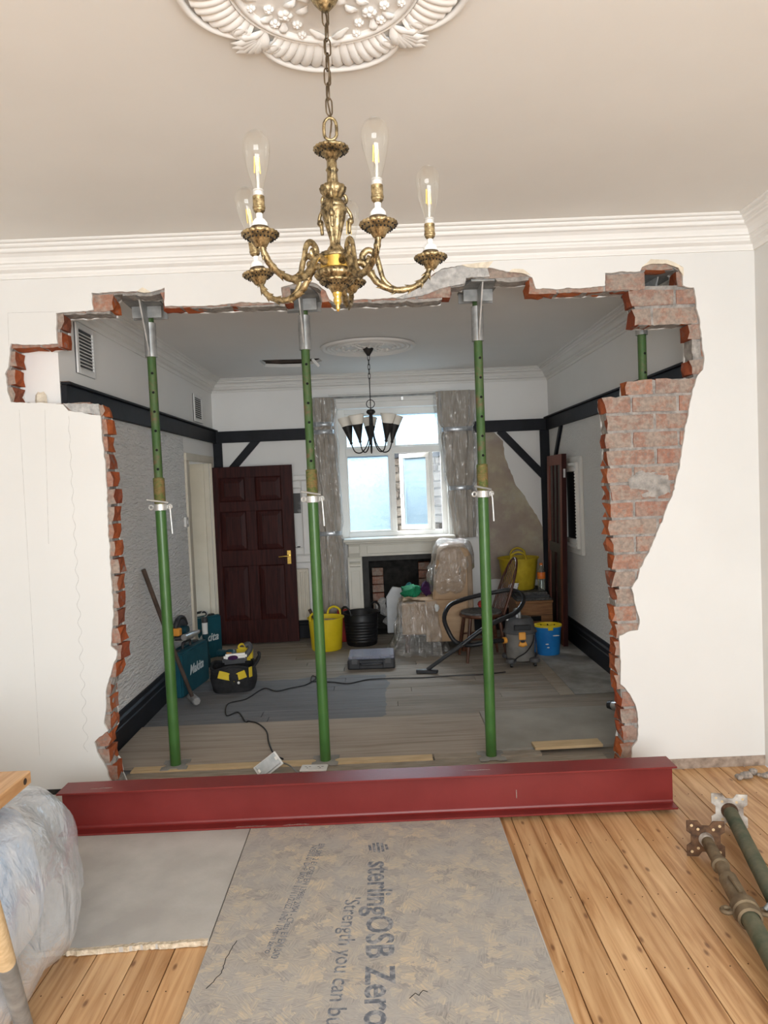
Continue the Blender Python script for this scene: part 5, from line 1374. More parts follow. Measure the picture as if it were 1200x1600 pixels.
# black iron light with cone shades
ir = thing('pendant_light', 'black iron five-arm ceiling light with white cone shades in the far room', 'pendant light', (FCX, FCY, 0))
MB().lathe([(0, 2.66), (0.012, 2.66), (0.02, 2.675), (0.036, 2.70), (0.044, 2.715), (0.044, ZC2 - 0.014), (0, ZC2 - 0.014)], 24).build('canopy', 'iron_black', ir, smooth=50)
lm2 = link_mesh(0.024, 0.009, 0.0024).mesh('chain_link', 'iron_black', smooth=60)
zz = 2.645; k = 0
while zz > 2.43:
    link('chain_link', lm2, ir, (0, 0, zz), (0, 0, radians(20 + 90 * (k % 2)))); zz -= 0.038; k += 1
MB().tube(arc((0, 0, 2.262), 0.034, 0, 2 * pi, 24)[:-1], 0.0035, 7, closed=True).build('ring', 'iron_black', ir, smooth=60)
MB().cyl((0, 0, 2.43), (0, 0, 2.21), 0.004, n=8).build('rod', 'iron_black', ir)
MB().lathe([(0, 2.172), (0.018, 2.174), (0.036, 2.186), (0.038, 2.200), (0.028, 2.214), (0, 2.22)], 24).build('hub', 'iron_black', ir, smooth=60)
MB().tube([(0.012 * cos(i * .8), 0.012 * sin(i * .8), 2.0 + 0.0022 * i) for i in range(30)], 0.002, 6).build('wire_wrap', 'iron_black', ir, smooth=60)
for k in range(5):
    an = radians(22 + 72 * k)
    ar = bpy.data.objects.new('arm', None); col.objects.link(ar); ar.parent = ir; ar.rotation_euler = (0, 0, an); ar.empty_display_size = 0.02
    MB().tube(smooth_path([(0.010, 0, 2.18), (0.018, 0, 2.02), (0.045, 0, 1.92), (0.095, 0, 1.862), (0.150, 0, 1.872), (0.180, 0, 1.94)], 6), 0.0052, 8).build('stem', 'iron_black', ar, smooth=60)
    MS = T(0.180, 0, 1.94) @ RY(radians(11))
    MB().sphere((0, 0, 0.005), 0.013, None, None, 10, 7, MS).build('joint', 'iron_black', ar, smooth=60)
    MB().lathe([(0.007, 0.0), (0.014, 0.03), (0.039, 0.125), (0.046, 0.150)], 28, M=MS).build('cone', 'iron_black', ar, smooth=60, recalc=False)
    MB().lathe([(0.008, 0.02), (0.038, 0.124), (0.066, 0.225), (0.064, 0.225), (0.036, 0.124)], 28, M=MS).build('lamp_shade', 'shade_white', ar, smooth=60)

# tubs and buckets
def tub(name, label, loc, r0, r1, h, mat, handles=2, hr=0.0, ribs=0, inner=None, fill=None, group=None):
    t = thing(name, label, 'tub', loc, (0, 0, hr), group)
    pr = [(0, 0.0), (r0 * 0.94, 0.0), (r0, 0.012)]
    if ribs:
        for k in range(ribs):
            z0 = h * (0.12 + 0.70 * k / ribs); rr = r0 + (r1 - r0) * z0 / h
            pr += [(rr, z0), (rr + 0.004, z0 + h * 0.02), (rr, z0 + h * 0.04)]
    pr += [(r1 - 0.004, h * 0.96), (r1 + 0.008, h * 0.965), (r1 + 0.010, h), (r1 + 0.002, h), (r1 - 0.008, h * 0.95), (r0 - 0.010, 0.016), (0, 0.014)]
    MB().lathe(pr, 40).build('body', mat, t, smooth=45)
    for s in range(handles):
        a = pi * s
        d = Vector((cos(a), sin(a), 0)); tn = Vector((-sin(a), cos(a), 0))
        pts = [d * r1 + tn * (-0.075) + Vector((0, 0, h - 0.01)), d * (r1 + 0.008) + tn * (-0.06) + Vector((0, 0, h + 0.045)), d * (r1 + 0.010) + Vector((0, 0, h + 0.072)), d * (r1 + 0.008) + tn * 0.06 + Vector((0, 0, h + 0.045)), d * r1 + tn * 0.075 + Vector((0, 0, h - 0.01))]
        MB().tube(smooth_path(pts, 5), 0.011, 8).build('handle', mat, t, smooth=60)
    if fill: MB().lathe([(0, h * fill[1]), (r1 * 0.5, h * fill[1] + 0.01), (r0 + (r1 - r0) * fill[1] - 0.012, h * fill[1])], 28).build('contents', fill[0], t, smooth=60)
    return t
p = fl(511, 1014, 0.0)
tub('yellow_tub', 'bright yellow builder\'s tub with dusty contents on the floor by the curtain', (p.x, p.y, 0.001), 0.148, 0.172, 0.315, 'yellow_tub', hr=radians(65), fill=('plaster_mix', 0.86))
tl = thing('hand_tool', 'dark tool handle sticking up out of the yellow floor tub', 'tool', (p.x - 0.12, p.y - 0.03, 0.273))
MB().tube([(0.04, 0.01, 0.0), (0.0, 0, 0.055), (-0.03, -0.005, 0.13)], [0.012, 0.014, 0.017], 8).build('handle', 'handle_wood', tl, smooth=50)
p = fl(566, 1006, 0.0)
tub('black_tub', 'ribbed black builder\'s tub beside the yellow one', (p.x, p.y, 0.001), 0.152, 0.175, 0.325, 'black_rubber', hr=radians(38), ribs=8)
m = crumple(superbox(0.07, 0.04, 0.17, 20, 12), 12, 0.012, 4); lo = min(q[2] for q in m.v); m.v = [(q[0], q[1], q[2] - lo + .001) for q in m.v]
rs = tag(m.build('red_pouch', 'terracotta_sack', None, smooth=70), 'small red bag between the tubs and the fireplace', 'bag'); rs.location = (at(538, 965, 7.3).x - 0.02, 7.45, 0.0)

# organiser case
p = fl(581, 1046, 0.0)
oc = thing('organiser_case', 'low dark organiser case with a clear lid on the floorboards', 'case', (p.x, p.y + 0.15, 0.001), (0, 0, radians(-1)))
MB().box(-0.205, 0.205, -0.15, 0.15, 0.0, 0.085).build('tray', 'dark_plastic', oc, bevel=0.010)
MB().box(-0.20, 0.20, -0.145, 0.145, 0.0855, 0.115).build('lid', 'clear_lid', oc, bevel=0.008)
for k in range(5):
    link('divider', MB().box(-0.003, 0.003, -0.135, 0.135, 0.086, 0.110).mesh('divider', 'dark_plastic'), oc, (-0.16 + 0.08 * k, 0, 0))
for x in (-0.145, 0.145):
    lt = MB().box(x - 0.045, x + 0.045, -0.163, -0.148, 0.01, 0.085).build('latch_block', 'dark_plastic', oc, bevel=0.004)
    MB().box(x - 0.026, x + 0.026, -0.171, -0.160, 0.05, 0.098).build('latch', 'darkgrey_plastic', lt, bevel=0.003)
MB().tube(smooth_path([(-0.09, -0.15, 0.05), (-0.085, -0.172, 0.05), (0, -0.175, 0.05), (0.085, -0.172, 0.05), (0.09, -0.15, 0.05)], 4), 0.010, 8).build('grip', 'dark_plastic', oc, smooth=50)

# cardboard-wrapped armchair under film
p = fl(678, 1010, 0.0)
ac = thing('wrapped_armchair', 'armchair boxed in cardboard under draped clear plastic beside the fireplace', 'armchair', (p.x - 0.015, 7.10, 0.0), (0, 0, radians(-4)))
MB().box(-0.27, 0.10, -0.30, 0.26, 0.17, 0.465).build('seat_box', 'cardboard', ac, bevel=0.012)
MB().box(-0.05, 0.34, -0.34, -0.302, 0.11, 0.50).build('side_card', 'cardboard', ac, bevel=0.006)
bk = MB().prism([(0.02, 0.466), (0.10, 0.12), (0.36, 0.12), (0.40, 0.55), (0.385, 0.93), (0.33, 0.985), (0.16, 0.985), (0.09, 0.93), (0.055, 0.75)], -0.30, 0.26, 'xz')
bk.build('back_card', 'cardboard', ac, bevel=0.02)
MB().box(0.345, 0.40, -0.305, 0.265, 0.14, 0.90).build('back_flap', 'cardboard_dark', ac, bevel=0.01)
for (x, y) in ((-0.23, -0.26), (-0.23, 0.22), (0.30, -0.26), (0.30, 0.22)): MB().cyl((x, y, 0.001), (x, y, 0.18), 0.018, 0.026, 10).build('leg', 'chair_wood', ac)
def drape(top, seed, n=90, m_=26, flare=0.10, freq=11):
    """A film falling from a closed outline `top` to the floor with folds."""
    k = len(top); vs = []; fs = []
    c = Vector((sum(q[0] for q in top) / k, sum(q[1] for q in top) / k, 0))
    for i in range(m_ + 1):
        t = i / m_
        for j in range(n):
            u = j / n * k; a_ = Vector(top[int(u) % k]); b_ = Vector(top[(int(u) + 1) % k]); q = a_.lerp(b_, u - int(u))
            d = Vector((q.x - c.x, q.y - c.y, 0)).normalized()
            off = flare * t ** 1.6 + 0.030 * t * sin(freq * 2 * pi * j / n + seed + 1.5 * sin(4 * t)) + 0.012 * sin(23 * 2 * pi * j / n + 5 * t)
            vs.append((q.x + d.x * (off + 0.012), q.y + d.y * (off + 0.012), q.z * (1 - t) + 0.006 * t))
    for i in range(m_):
        for j in range(n): fs.append((i * n + j, i * n + (j + 1) % n, (i + 1) * n + (j + 1) % n, (i + 1) * n + j))
    return MB().add(vs, fs)
crumple(drape([(-0.28, -0.31, 0.485), (-0.28, 0.27, 0.485), (0.05, 0.27, 0.50), (0.05, -0.34, 0.50)], 1.0), 7, 0.018, 3).build('plastic_skirt', 'film', ac, smooth=70)
hd_ = superbox(0.20, 0.315, 0.27, 56, 34, 0.55); crumple(hd_, 8, 0.020, 7)
hd_.v = [(q[0] + 0.23 - 0.05 * (q[2] < 0), q[1] - 0.02, q[2] + 0.765) for q in hd_.v]
hd_.build('plastic_hood', 'film', ac, smooth=70)
def cloth(name, label, loc, s, mat, seed, cat='cloth'):
    m = crumple(MB().sphere((0, 0, 0), s[0], s[1], s[2], 28, 16), 16, min(s) * 0.75, seed)
    lo = min(q[2] for q in m.v); m.v = [(q[0], q[1], q[2] - lo) for q in m.v]
    o = m.build(name, mat, None, smooth=70); o.location = loc
    return tag(o, label, cat)
qa = at(643, 945, 6.95); cloth('green_cloth', 'crumpled green cloth on the wrapped armchair seat', (qa.x, 7.0, 0.50), (0.085, 0.09, 0.055), 'green_cloth', 2)
qa = at(640, 920, 6.95); cloth('teal_rag', 'small teal rag behind the green cloth on the armchair', (qa.x, 7.16, 0.50), (0.035, 0.035, 0.05), 'teal_cloth', 6)
qa = at(667, 935, 6.95); cloth('purple_cloth', 'crumpled dark purple cloth beside the green one on the armchair', (qa.x, 7.0, 0.50), (0.05, 0.055, 0.06), 'purple_cloth', 9)
qa = at(683, 948, 6.62); cloth('white_rag', 'small white crumpled tissue on the armchair plastic', (qa.x, 6.70, 0.40), (0.032, 0.03, 0.03), 'white_plastic', 4)

# wheel-back wooden chair facing the armchair
p = fl(745, 1020, 0.0)
wc = thing('wooden_chair', 'dark wooden stick-back chair with a patterned seat behind the vacuum hose', 'chair', (at(752, 955, 6.53).x, 6.53, 0.0), (0, 0, radians(186)))
SZ = 0.41
seat = MB().lathe([(0, SZ - 0.028), (0.19, SZ - 0.028), (0.20, SZ - 0.015), (0.195, SZ), (0, SZ - 0.004)], 36, M=Matrix.Diagonal((1.0, 0.95, 1, 1)))
seat.build('seat', 'chair_wood', wc, smooth=45)
MB().lathe([(0.19, SZ + 0.0005), (0.185, SZ + 0.016), (0, SZ + 0.022)], 36, M=Matrix.Diagonal((0.98, 0.93, 1, 1))).build('seat_pad', 'rug_grey', wc, smooth=45)
for (x, y) in ((0.13, 0.12), (0.13, -0.12), (-0.13, 0.12), (-0.13, -0.12)):
    MB().tube([(x, y, SZ - 0.03), (x * 1.18, y * 1.18, SZ * 0.5), (x * 1.38, y * 1.38, 0.001)], [0.014, 0.018, 0.011], 10).build('leg', 'chair_wood', wc, smooth=50)
for y in (0.14, -0.14): MB().cyl((0.155, y, 0.2), (-0.155, y, 0.2), 0.008, n=8).build('stretcher', 'chair_wood', wc)
MB().cyl((0, 0.14, 0.2), (0, -0.14, 0.2), 0.008, n=8).build('stretcher', 'chair_wood', wc)
def backpt(a, s=1.0):
    w, h = 0.185, 0.47
    zz = h * max(0.0, sin(a)) ** 0.75 * s
    return Vector((-0.155 - 0.17 * zz / 0.47, w * cos(a) * (1 + 0.10 * sin(a)) * s, SZ + zz))
MB().tube([backpt(pi * i / 24) for i in range(25)], 0.0115, 8).build('back_bow', 'chair_wood', wc, smooth=60)
for k in range(7):
    y = -0.115 + 0.115 / 3 * k
    a = math.acos(max(-1, min(1, y * 1.35 / 0.195)))
    MB().cyl((-0.155, y, SZ - 0.01), backpt(a), 0.0055, n=8).build('spindle', 'chair_wood', wc)
cloth('rag', 'dull red rag lying on the wooden chair seat', (at(752, 955, 6.53).x + 0.02, 6.58, SZ + 0.024), (0.05, 0.05, 0.03), 'terracotta_sack', 12)

# chest with rugs, tub and bottle on it
p = fl(838, 985, 0.0)
chx0 = at(800, 950, 7.05).x; chx1 = at(876, 950, 7.05).x
cx, hw = (chx0 + chx1) / 2, (chx1 - chx0) / 2 - 0.005
cs_ = thing('wooden_chest', 'low brown wooden chest under folded rugs and an old yellow tub', 'chest', (cx, 7.08, 0.001))
hw2 = min(hw, XR - 0.175 - cx)
MB().box(-hw2 - 0.02, hw2, 0, 0.46, 0.0, 0.375).build('body', 'chest_wood', cs_, bevel=0.004)
MB().box(-hw2 - 0.03, hw2 + 0.005, -0.012, 0.47, 0.3755, 0.40).build('lid', 'chest_wood', cs_, bevel=0.004)
for zz in (0.13, 0.255): MB().box(-hw2 - 0.02, hw2, -0.003, 0.0, zz, zz + 0.004).build('board_joint', 'hole_black', cs_)
MB().box(-0.05, 0.05, -0.004, 0.002, 0.20, 0.25).build('handle_slot', 'hole_black', cs_)
for k, (z0, lab) in enumerate(((0.4025, 'dark folded rug lowest on the wooden chest'), (0.4300, 'grey folded blanket in the middle of the pile on the chest'), (0.4560, 'black folded cloth topmost under the old yellow tub'))):
    o = MB().box(-hw2 - 0.03 + 0.01 * k, hw2 - 0.02 * k, -0.03 + 0.01 * k, 0.45, 0, 0.0245).build('folded_rug', ('rug_grey', 'darkgrey_plastic', 'rug_grey')[k], None, bevel=0.011, seg=2, jit=0.002)
    o.location = (cx, 7.08, z0 + 0.002); tag(o, lab, 'rug', 'rugs folded on the chest')
q = at(811, 895, 7.34)
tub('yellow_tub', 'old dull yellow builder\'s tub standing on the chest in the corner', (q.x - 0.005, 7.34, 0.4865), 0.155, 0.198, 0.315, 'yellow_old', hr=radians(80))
q = at(846, 905, 7.16)
bo = thing('drink_bottle', 'plastic bottle with an orange label standing on the chest', 'bottle', (q.x, 7.16, 0.4865))
MB().lathe([(0, 0), (0.034, 0), (0.038, 0.01), (0.036, 0.08), (0.038, 0.09), (0.038, 0.17), (0.030, 0.205), (0.014, 0.235), (0.014, 0.25)], 24).build('body', 'bottle_plastic', bo, smooth=60)
MB().lathe([(0.0385, 0.115), (0.0395, 0.116), (0.0395, 0.178), (0.0385, 0.179)], 24).build('label_wrap', 'orange_label', bo, smooth=60)
MB().lathe([(0, 0.249), (0.016, 0.249), (0.016, 0.267), (0, 0.268)], 16).build('cap', 'orange_label', bo, smooth=40)
cloth('dust_mask', 'white dust mask lying on the pile of rugs', (at(804, 922, 7.10).x, 7.095, 0.4865), (0.05, 0.035, 0.045), 'white_plastic', 15, 'mask')

# old glazed door leaning in the right corner
ld = thing('leaning_door', 'old red-edged glazed panel door leaning against the right wall', 'door', (XR - 0.105, 6.80, 0.001), (0, radians(1.2), radians(-1.5)))
LW, LH = 0.66, 1.80
for (a, b) in ((0, 0.085), (LW - 0.085, LW)): MB().box(-0.045, 0, a, b, 0, LH).build('stile', 'red_wood', ld, bevel=0.003)
for (c, d) in ((0, 0.18), (0.86, 0.95), (LH - 0.10, LH)): MB().box(-0.0445, -0.0005, 0.085, LW - 0.085, c, d).build('rail', 'red_wood' if c > 1 else 'dark_panel', ld, bevel=0.003)
for k in range(3):
    w = (LW - 0.17) / 3
    MB().box(-0.03, -0.015, 0.085 + w * k + 0.012, 0.085 + w * (k + 1) - 0.012, 0.95, LH - 0.10).build('panel', 'dark_panel', ld)
    if k: MB().box(-0.042, -0.004, 0.085 + w * k - 0.012, 0.085 + w * k + 0.012, 0.95, LH - 0.10).build('muntin', 'mahogany', ld, bevel=0.002)
MB().box(-0.03, -0.015, 0.085, LW - 0.085, 0.18, 0.86).build('panel', 'dark_panel', ld)
MB().box(-0.042, -0.004, LW / 2 - 0.03, LW / 2 + 0.03, 0.18, 0.86).build('muntin', 'mahogany', ld, bevel=0.002)
MB().box(-0.044, -0.001, -0.003, 0.0, 0.002, LH - 0.001).build('dark_edge', 'mahogany', ld)
MB().box(-0.030, -0.012, -0.006, -0.003, 1.58, 1.66).build('latch', 'zinc', ld)
# white moulded hatch frame on the right wall
a = onx(911, 715, XR); zt_, zb_ = onx(911, 712, XR).z, onx(913, 868, XR).z
hf = thing('hatch_frame', 'white moulded frame around a dark hatch on the far right wall', 'hatch', (XR - 0.004, a.y, 0))
HWd = 0.66
for (d0, d1, e) in ((0.0, 0.055, 0.030), (0.055, 0.085, 0.055), (0.085, 0.135, 0.040)):
    for (y0, y1, z0, z1) in ((d0, d1, zb_ + d0, zt_ - d0), (HWd - d1, HWd - d0, zb_ + d0, zt_ - d0), (d1, HWd - d1, zt_ - d1, zt_ - d0), (d1, HWd - d1, zb_ + d0, zb_ + d1)):
        MB().box(-e, 0, y0, y1, z0, z1).build('moulding', 'white_gloss', hf, bevel=0.006)
for k in range(26): link('bead', MB().sphere((0, 0, 0), 0.009, None, None, 6, 4).mesh('bead', 'white_gloss'), hf, (-0.055, 0.070, zb_ + 0.09 + k * (zt_ - zb_ - 0.18) / 25))
MB().box(-0.012, -0.001, 0.135, HWd - 0.135, zb_ + 0.135, zt_ - 0.135).build('dark_glass', 'black_rubber', hf)

# wet-and-dry vacuum with its hose
p = fl(816, 1040, 0.0)
vc = thing('vacuum_cleaner', 'grey wet-and-dry drum vacuum with orange clips and a black hose', 'vacuum cleaner', (p.x, p.y + 0.06, 0.001), (0, 0, 0))
MB().lathe([(0, 0.045), (0.112, 0.045), (0.118, 0.06), (0.128, 0.26), (0.133, 0.275), (0, 0.275)], 40, M=Matrix.Diagonal((1.0, 0.95, 1, 1))).build('drum', 'grey_plastic', vc, smooth=45)
MB().lathe([(0, 0.2755), (0.142, 0.2755), (0.145, 0.285), (0.138, 0.298), (0.128, 0.312), (0.118, 0.375), (0.095, 0.405), (0.0, 0.412)], 40, M=Matrix.Diagonal((1.0, 0.95, 1, 1))).build('motor_head', 'darkgrey_plastic', vc, smooth=45)
MB().box(-0.07, 0.07, -0.137, -0.118, 0.315, 0.36).build('front_recess', 'black_rubber', vc, bevel=0.004)
hn = MB().tube(smooth_path([(-0.03, 0.06, 0.40), (-0.03, 0.05, 0.45), (-0.02, 0.0, 0.468), (-0.01, -0.05, 0.45), (-0.01, -0.055, 0.40)], 4), 0.016, 8).build('carry_handle', 'galv_dull', vc, smooth=50)
MB().box(-0.04, -0.004, -0.06, -0.02, 0.408, 0.44).build('switch', 'silver_can', vc, bevel=0.004)
MB().lathe([(0, 0), (0.012, 0), (0.012, 0.012), (0, 0.013)], 12, M=T(-0.105, -0.02, 0.385)).build('knob', 'white_plastic', vc)
ck_ = MB().box(-0.034, 0.024, -0.146, -0.126, 0.235, 0.300).build('clip', 'orange_plastic', vc, bevel=0.006)
MB().tube([(-0.034, -0.136, 0.205), (-0.005, -0.140, 0.195), (0.024, -0.136, 0.205)], 0.022, 8).build('clip_toe', 'orange_plastic', ck_, smooth=50)
MB().box(-0.020, 0.012, -0.150, -0.145, 0.215, 0.232).build('clip_slot', 'black_rubber', ck_)
MB().cyl((-0.118, -0.02, 0.215), (-0.150, -0.03, 0.215), 0.027, n=16).build('inlet', 'orange_plastic', vc, smooth=40)
for (x, y) in ((-0.10, -0.10), (0.10, -0.10), (-0.10, 0.10), (0.115, 0.09)):
    c_ = MB().lathe([(0, 0.075), (0.042, 0.07), (0.046, 0.055), (0.04, 0.038), (0, 0.036)], 16, M=T(x, y, 0)).build('castor_housing', 'darkgrey_plastic', vc, smooth=45)
    MB().cyl((x - 0.010, y - 0.012, 0.021), (x + 0.010, y - 0.012, 0.021), 0.0205, n=14).build('wheel', 'black_rubber', c_, smooth=40)
MB().tube(smooth_path([(0.10, -0.115, 0.27), (0.075, -0.135, 0.20), (0.02, -0.14, 0.13), (-0.05, -0.14, 0.09), (-0.085, -0.15, 0.06)], 5), 0.005, 6).build('power_lead', 'black_rubber', vc, smooth=60)
base = Vector((p.x, p.y + 0.06, 0.001))
def L(px, py, Y): return at(px, py, Y) - base
hose = smooth_path([(-0.15, -0.03, 0.215), L(765, 1003, 6.17), L(735, 1008, 6.16), L(712, 1003, 6.14), L(700, 985, 6.16), L(694, 965, 6.22), L(702, 947, 6.30), L(720, 938, 6.38), L(745, 931, 6.42), L(775, 925, 6.44), L(795, 922, 6.42), L(812, 926, 6.36), L(818, 938, 6.28), L(808, 955, 6.16), L(790, 965, 6.08), L(768, 975, 6.02), L(745, 990, 6.00), L(722, 1008, 5.99)], 7)
MB().tube(hose, [0.0185 + 0.0014 * (i % 2) for i in range(len(hose))], 10).build('hose', 'black_rubber', vc, smooth=75)
w0 = L(735, 998, 6.0); w1 = fl(668, 1046, 0.03) - base
MB().tube([w0, w1], [0.0165, 0.016], 10).build('wand', 'dark_plastic', vc, smooth=50)
hp_ = w1 + Vector((0.005, -0.005, -0.005))
MB().prism([(-0.085, -0.028), (0.085, -0.028), (0.095, 0.01), (0.03, 0.035), (-0.03, 0.035), (-0.095, 0.01)], 0.0, 0.028, 'xy', M=T(hp_.x - 0.01, hp_.y, 0.001) @ RZ(radians(-12))).build('floor_head', 'dark_plastic', vc, bevel=0.006)

# blue mop bucket
p = fl(861, 1026, 0.0)
bu = thing('mop_bucket', 'blue plastic mop bucket with a yellow wringer beside the vacuum', 'bucket', (p.x, p.y + 0.09, 0.001))
MB().lathe([(0, 0), (0.092, 0), (0.098, 0.01), (0.116, 0.245), (0.122, 0.248), (0.122, 0.258), (0.112, 0.258), (0.090, 0.012), (0, 0.010)], 36, M=Matrix.Diagonal((1.0, 0.85, 1, 1))).build('body', 'blue_plastic', bu, smooth=45)
MB().lathe([(0.118, 0.256), (0.126, 0.258), (0.124, 0.272), (0.10, 0.276), (0.085, 0.20), (0.0, 0.19)], 36, M=Matrix.Diagonal((1.0, 0.85, 1, 1))).build('wringer', 'yellow_tub', bu, smooth=45)
MB().box(-0.022, 0.022, -0.113, -0.100, 0.235, 0.275).build('pouring_lip', 'yellow_tub', bu, bevel=0.003)
for k in range(9):
    a = 2 * pi * k / 9
    link('wringer_slot', MB().sphere((0, 0, 0), 0.008, 0.008, 0.016, 6, 5).mesh('wringer_slot', 'hole_black'), bu, (0.094 * cos(a), 0.08 * sin(a), 0.245))
for (x, z, w) in ((-0.03, 0.11, .016), (-0.02, 0.08, .012), (0.05, 0.185, .03)): MB().sphere((x, -0.0875 - 0.06 * (z - .1), z), w, 0.004, 0.006, 8, 5).build('paint_splash', 'white_plastic', bu)
bt = thing('spray_bottle', 'small blue spray bottle between the vacuum and the bucket', 'bottle', (at(836, 980, 6.5).x, 6.62, 0.0))
MB().lathe([(0, 0.001), (0.024, 0.001), (0.026, 0.16), (0.018, 0.19), (0.02, 0.23), (0, 0.232)], 16).build('spray_body', 'blue_plastic', bt, smooth=50)
MB().box(-0.03, 0.012, -0.01, 0.01, 0.228, 0.25).build('nozzle', 'blue_plastic', bt, bevel=0.003)

# ---------------------------------------------------------------- tools by the left wall
def case(label, loc, rz, w, d, h, text_on=True, upright=True):
    c_ = thing('tool_case', label, 'tool case', loc, (0, 0, rz), 'teal tool cases')
    MB().box(-w / 2, w / 2, -d / 2, -0.002, 0, h).build('front_shell', 'teal_plastic', c_, bevel=0.014, seg=2)
    MB().box(-w / 2, w / 2, 0.002, d / 2, 0, h).build('rear_shell', 'teal_plastic', c_, bevel=0.014, seg=2)
    MB().box(-w / 2 + .006, w / 2 - .006, -0.003, 0.003, 0.006, h - .006).build('seam', 'teal_dark', c_)
    MB().tube(smooth_path([(-0.075, 0, h - 0.01), (-0.07, 0, h + 0.035), (0, 0, h + 0.045), (0.07, 0, h + 0.035), (0.075, 0, h - 0.01)], 4), 0.012, 8).build('handle', 'dark_plastic', c_, smooth=50)
    for x in (-w * 0.33, w * 0.33): MB().box(x - 0.022, x + 0.022, -0.02, 0.02, h - 0.004, h + 0.012).build('latch', 'dark_plastic', c_, bevel=0.003)
    if text_on:
        me = text_mesh('Makita', 0.105, 'white_print', 0.0006, 0.0022, 0.28)
        link('logo', me, c_, (-0.13, -d / 2 - 0.0008, h * 0.42), (radians(90), 0, 0))
    return c_
q0 = fl(280, 1092, 0); q1 = fl(322, 1062, 0)
ang = math.atan2(q1.y - q0.y, q1.x - q0.x)
mid = (q0 + q1) / 2
W_ = max(0.34, (q1 - q0).length)
nx_, ny_ = -sin(ang), cos(ang)
case('teal tool case with white lettering, in front, under the saw', (mid.x + nx_ * 0.075 + 0.035, mid.y + ny_ * 0.075, 0.001), ang, W_, 0.145, 0.345)
q2 = fl(326, 1036, 0); 
case('taller teal tool case behind, against the door frame', (q2.x - 0.10, q2.y + 0.18, 0.001), radians(52), 0.40, 0.13, 0.40)
# circular saw lying on the front case
sx_, sy_ = mid.x + nx_ * 0.07 - 0.02, mid.y + ny_ * 0.07
cs2 = thing('circular_saw', 'cordless circular saw with a black body lying on the front tool case', 'saw', (sx_, sy_ + 0.02, 0.405), (0, 0, ang))
MB().box(-0.12, 0.13, -0.06, 0.055, 0.0, 0.006).build('sole_plate', 'zinc', cs2, bevel=0.002)
MB().lathe([(0, -0.03), (0.075, -0.03), (0.082, -0.02), (0.082, 0.012), (0.07, 0.02), (0, 0.02)], 28, M=T(0.03, 0.0, 0.085) @ RX(pi / 2)).build('blade_guard', 'dark_plastic', cs2, smooth=45)
MB().lathe([(0.040, -0.033), (0.078, -0.033), (0.078, -0.031), (0.040, -0.031)], 32, M=T(0.03, 0, 0.08) @ RX(pi / 2), a0=-0.3, a1=2.4).build('lower_guard', 'zinc', cs2)
MB().cyl((-0.02, 0.02, 0.075), (-0.02, -0.075, 0.075), 0.040, 0.036, 18).build('motor', 'teal_dark', cs2, smooth=45)
MB().tube(smooth_path([(0.10, -0.01, 0.10), (0.05, -0.01, 0.165), (-0.04, -0.01, 0.175), (-0.10, -0.01, 0.13), (-0.09, -0.01, 0.07)], 4), 0.018, 8).build('grip', 'dark_plastic', cs2, smooth=60)
MB().box(-0.145, -0.085, -0.055, 0.02, 0.05, 0.11).build('battery', 'orange_plastic', cs2, bevel=0.008)
nl = thing('heat_gun', 'grey and black power tool lying in front of the saw on the tool case', 'power tool', (mid.x - 0.02, mid.y + 0.03, 0.405), (0, 0, ang - 0.1))
MB().tube([(-0.10, -0.01, 0.030), (0.02, -0.015, 0.030), (0.07, -0.015, 0.030), (0.13, -0.012, 0.030)], [0.026, 0.029, 0.022, 0.018], 14).build('barrel', 'silver_can', nl, smooth=50)
MB().cyl((0.125, -0.012, 0.03), (0.165, -0.011, 0.03), 0.017, 0.012, 12).build('nozzle', 'dark_plastic', nl, smooth=50)
MB().tube([(-0.06, -0.01, 0.025), (-0.085, 0.03, 0.022), (-0.10, 0.07, 0.020)], [0.020, 0.019, 0.019], 10).build('grip', 'dark_plastic', nl, smooth=50)
# inspection lamp standing between the cases
q = fl(327, 1040, 0)
tc_ = thing('work_torch', 'dark torch with a white lens tube standing between the tool cases', 'torch', (q.x - 0.01, q.y - 0.05, 0.001))
MB().lathe([(0, 0), (0.035, 0), (0.036, 0.10), (0.026, 0.12), (0.024, 0.26), (0.030, 0.28), (0.030, 0.30), (0, 0.302)], 18).build('body', 'teal_dark', tc_, smooth=45)
MB().lathe([(0, 0.3025), (0.024, 0.3025), (0.026, 0.405), (0, 0.406)], 18).build('lens_tube', 'white_plastic', tc_, smooth=45)
MB().lathe([(0, 0.4065), (0.028, 0.4065), (0.028, 0.44), (0.02, 0.455), (0, 0.456)], 18).build('cap', 'dark_plastic', tc_, smooth=45)
MB().tube(arc((0, 0, 0.485), 0.028, -pi / 2, pi, 14), 0.004, 6).build('hook', 'zinc', tc_, smooth=60)
# tool bag
q = fl(361, 1084, 0)
bg = thing('tool_bag', 'black and yellow open tool bag full of power tools on the floor', 'tool bag', (q.x, q.y + 0.13, 0.001), (0, 0, radians(8)))
n, m_ = 48, 12; vs = []; fs = []
for i in range(m_ + 1):
    t = i / m_
    for j in range(n):
        a = 2 * pi * j / n; rr = 1 + 0.10 * sin(t * pi) + 0.03 * sin(5 * a + 4 * t) + (0.02 * sin(11 * a) if t > .5 else 0)
        vs.append((0.165 * rr * math.copysign(abs(cos(a)) ** 0.75, cos(a)), 0.125 * rr * math.copysign(abs(sin(a)) ** 0.75, sin(a)), 0.005 + 0.19 * t + (0.02 * sin(3 * a) if t > .6 else 0)))
for i in range(m_):
    for j in range(n): fs.append((i * n + j, i * n + (j + 1) % n, (i + 1) * n + (j + 1) % n, (i + 1) * n + j))
fs.append(tuple(range(n - 1, -1, -1)))
MB().add(vs, fs).build('bag_body', 'bag_black', bg, smooth=60)
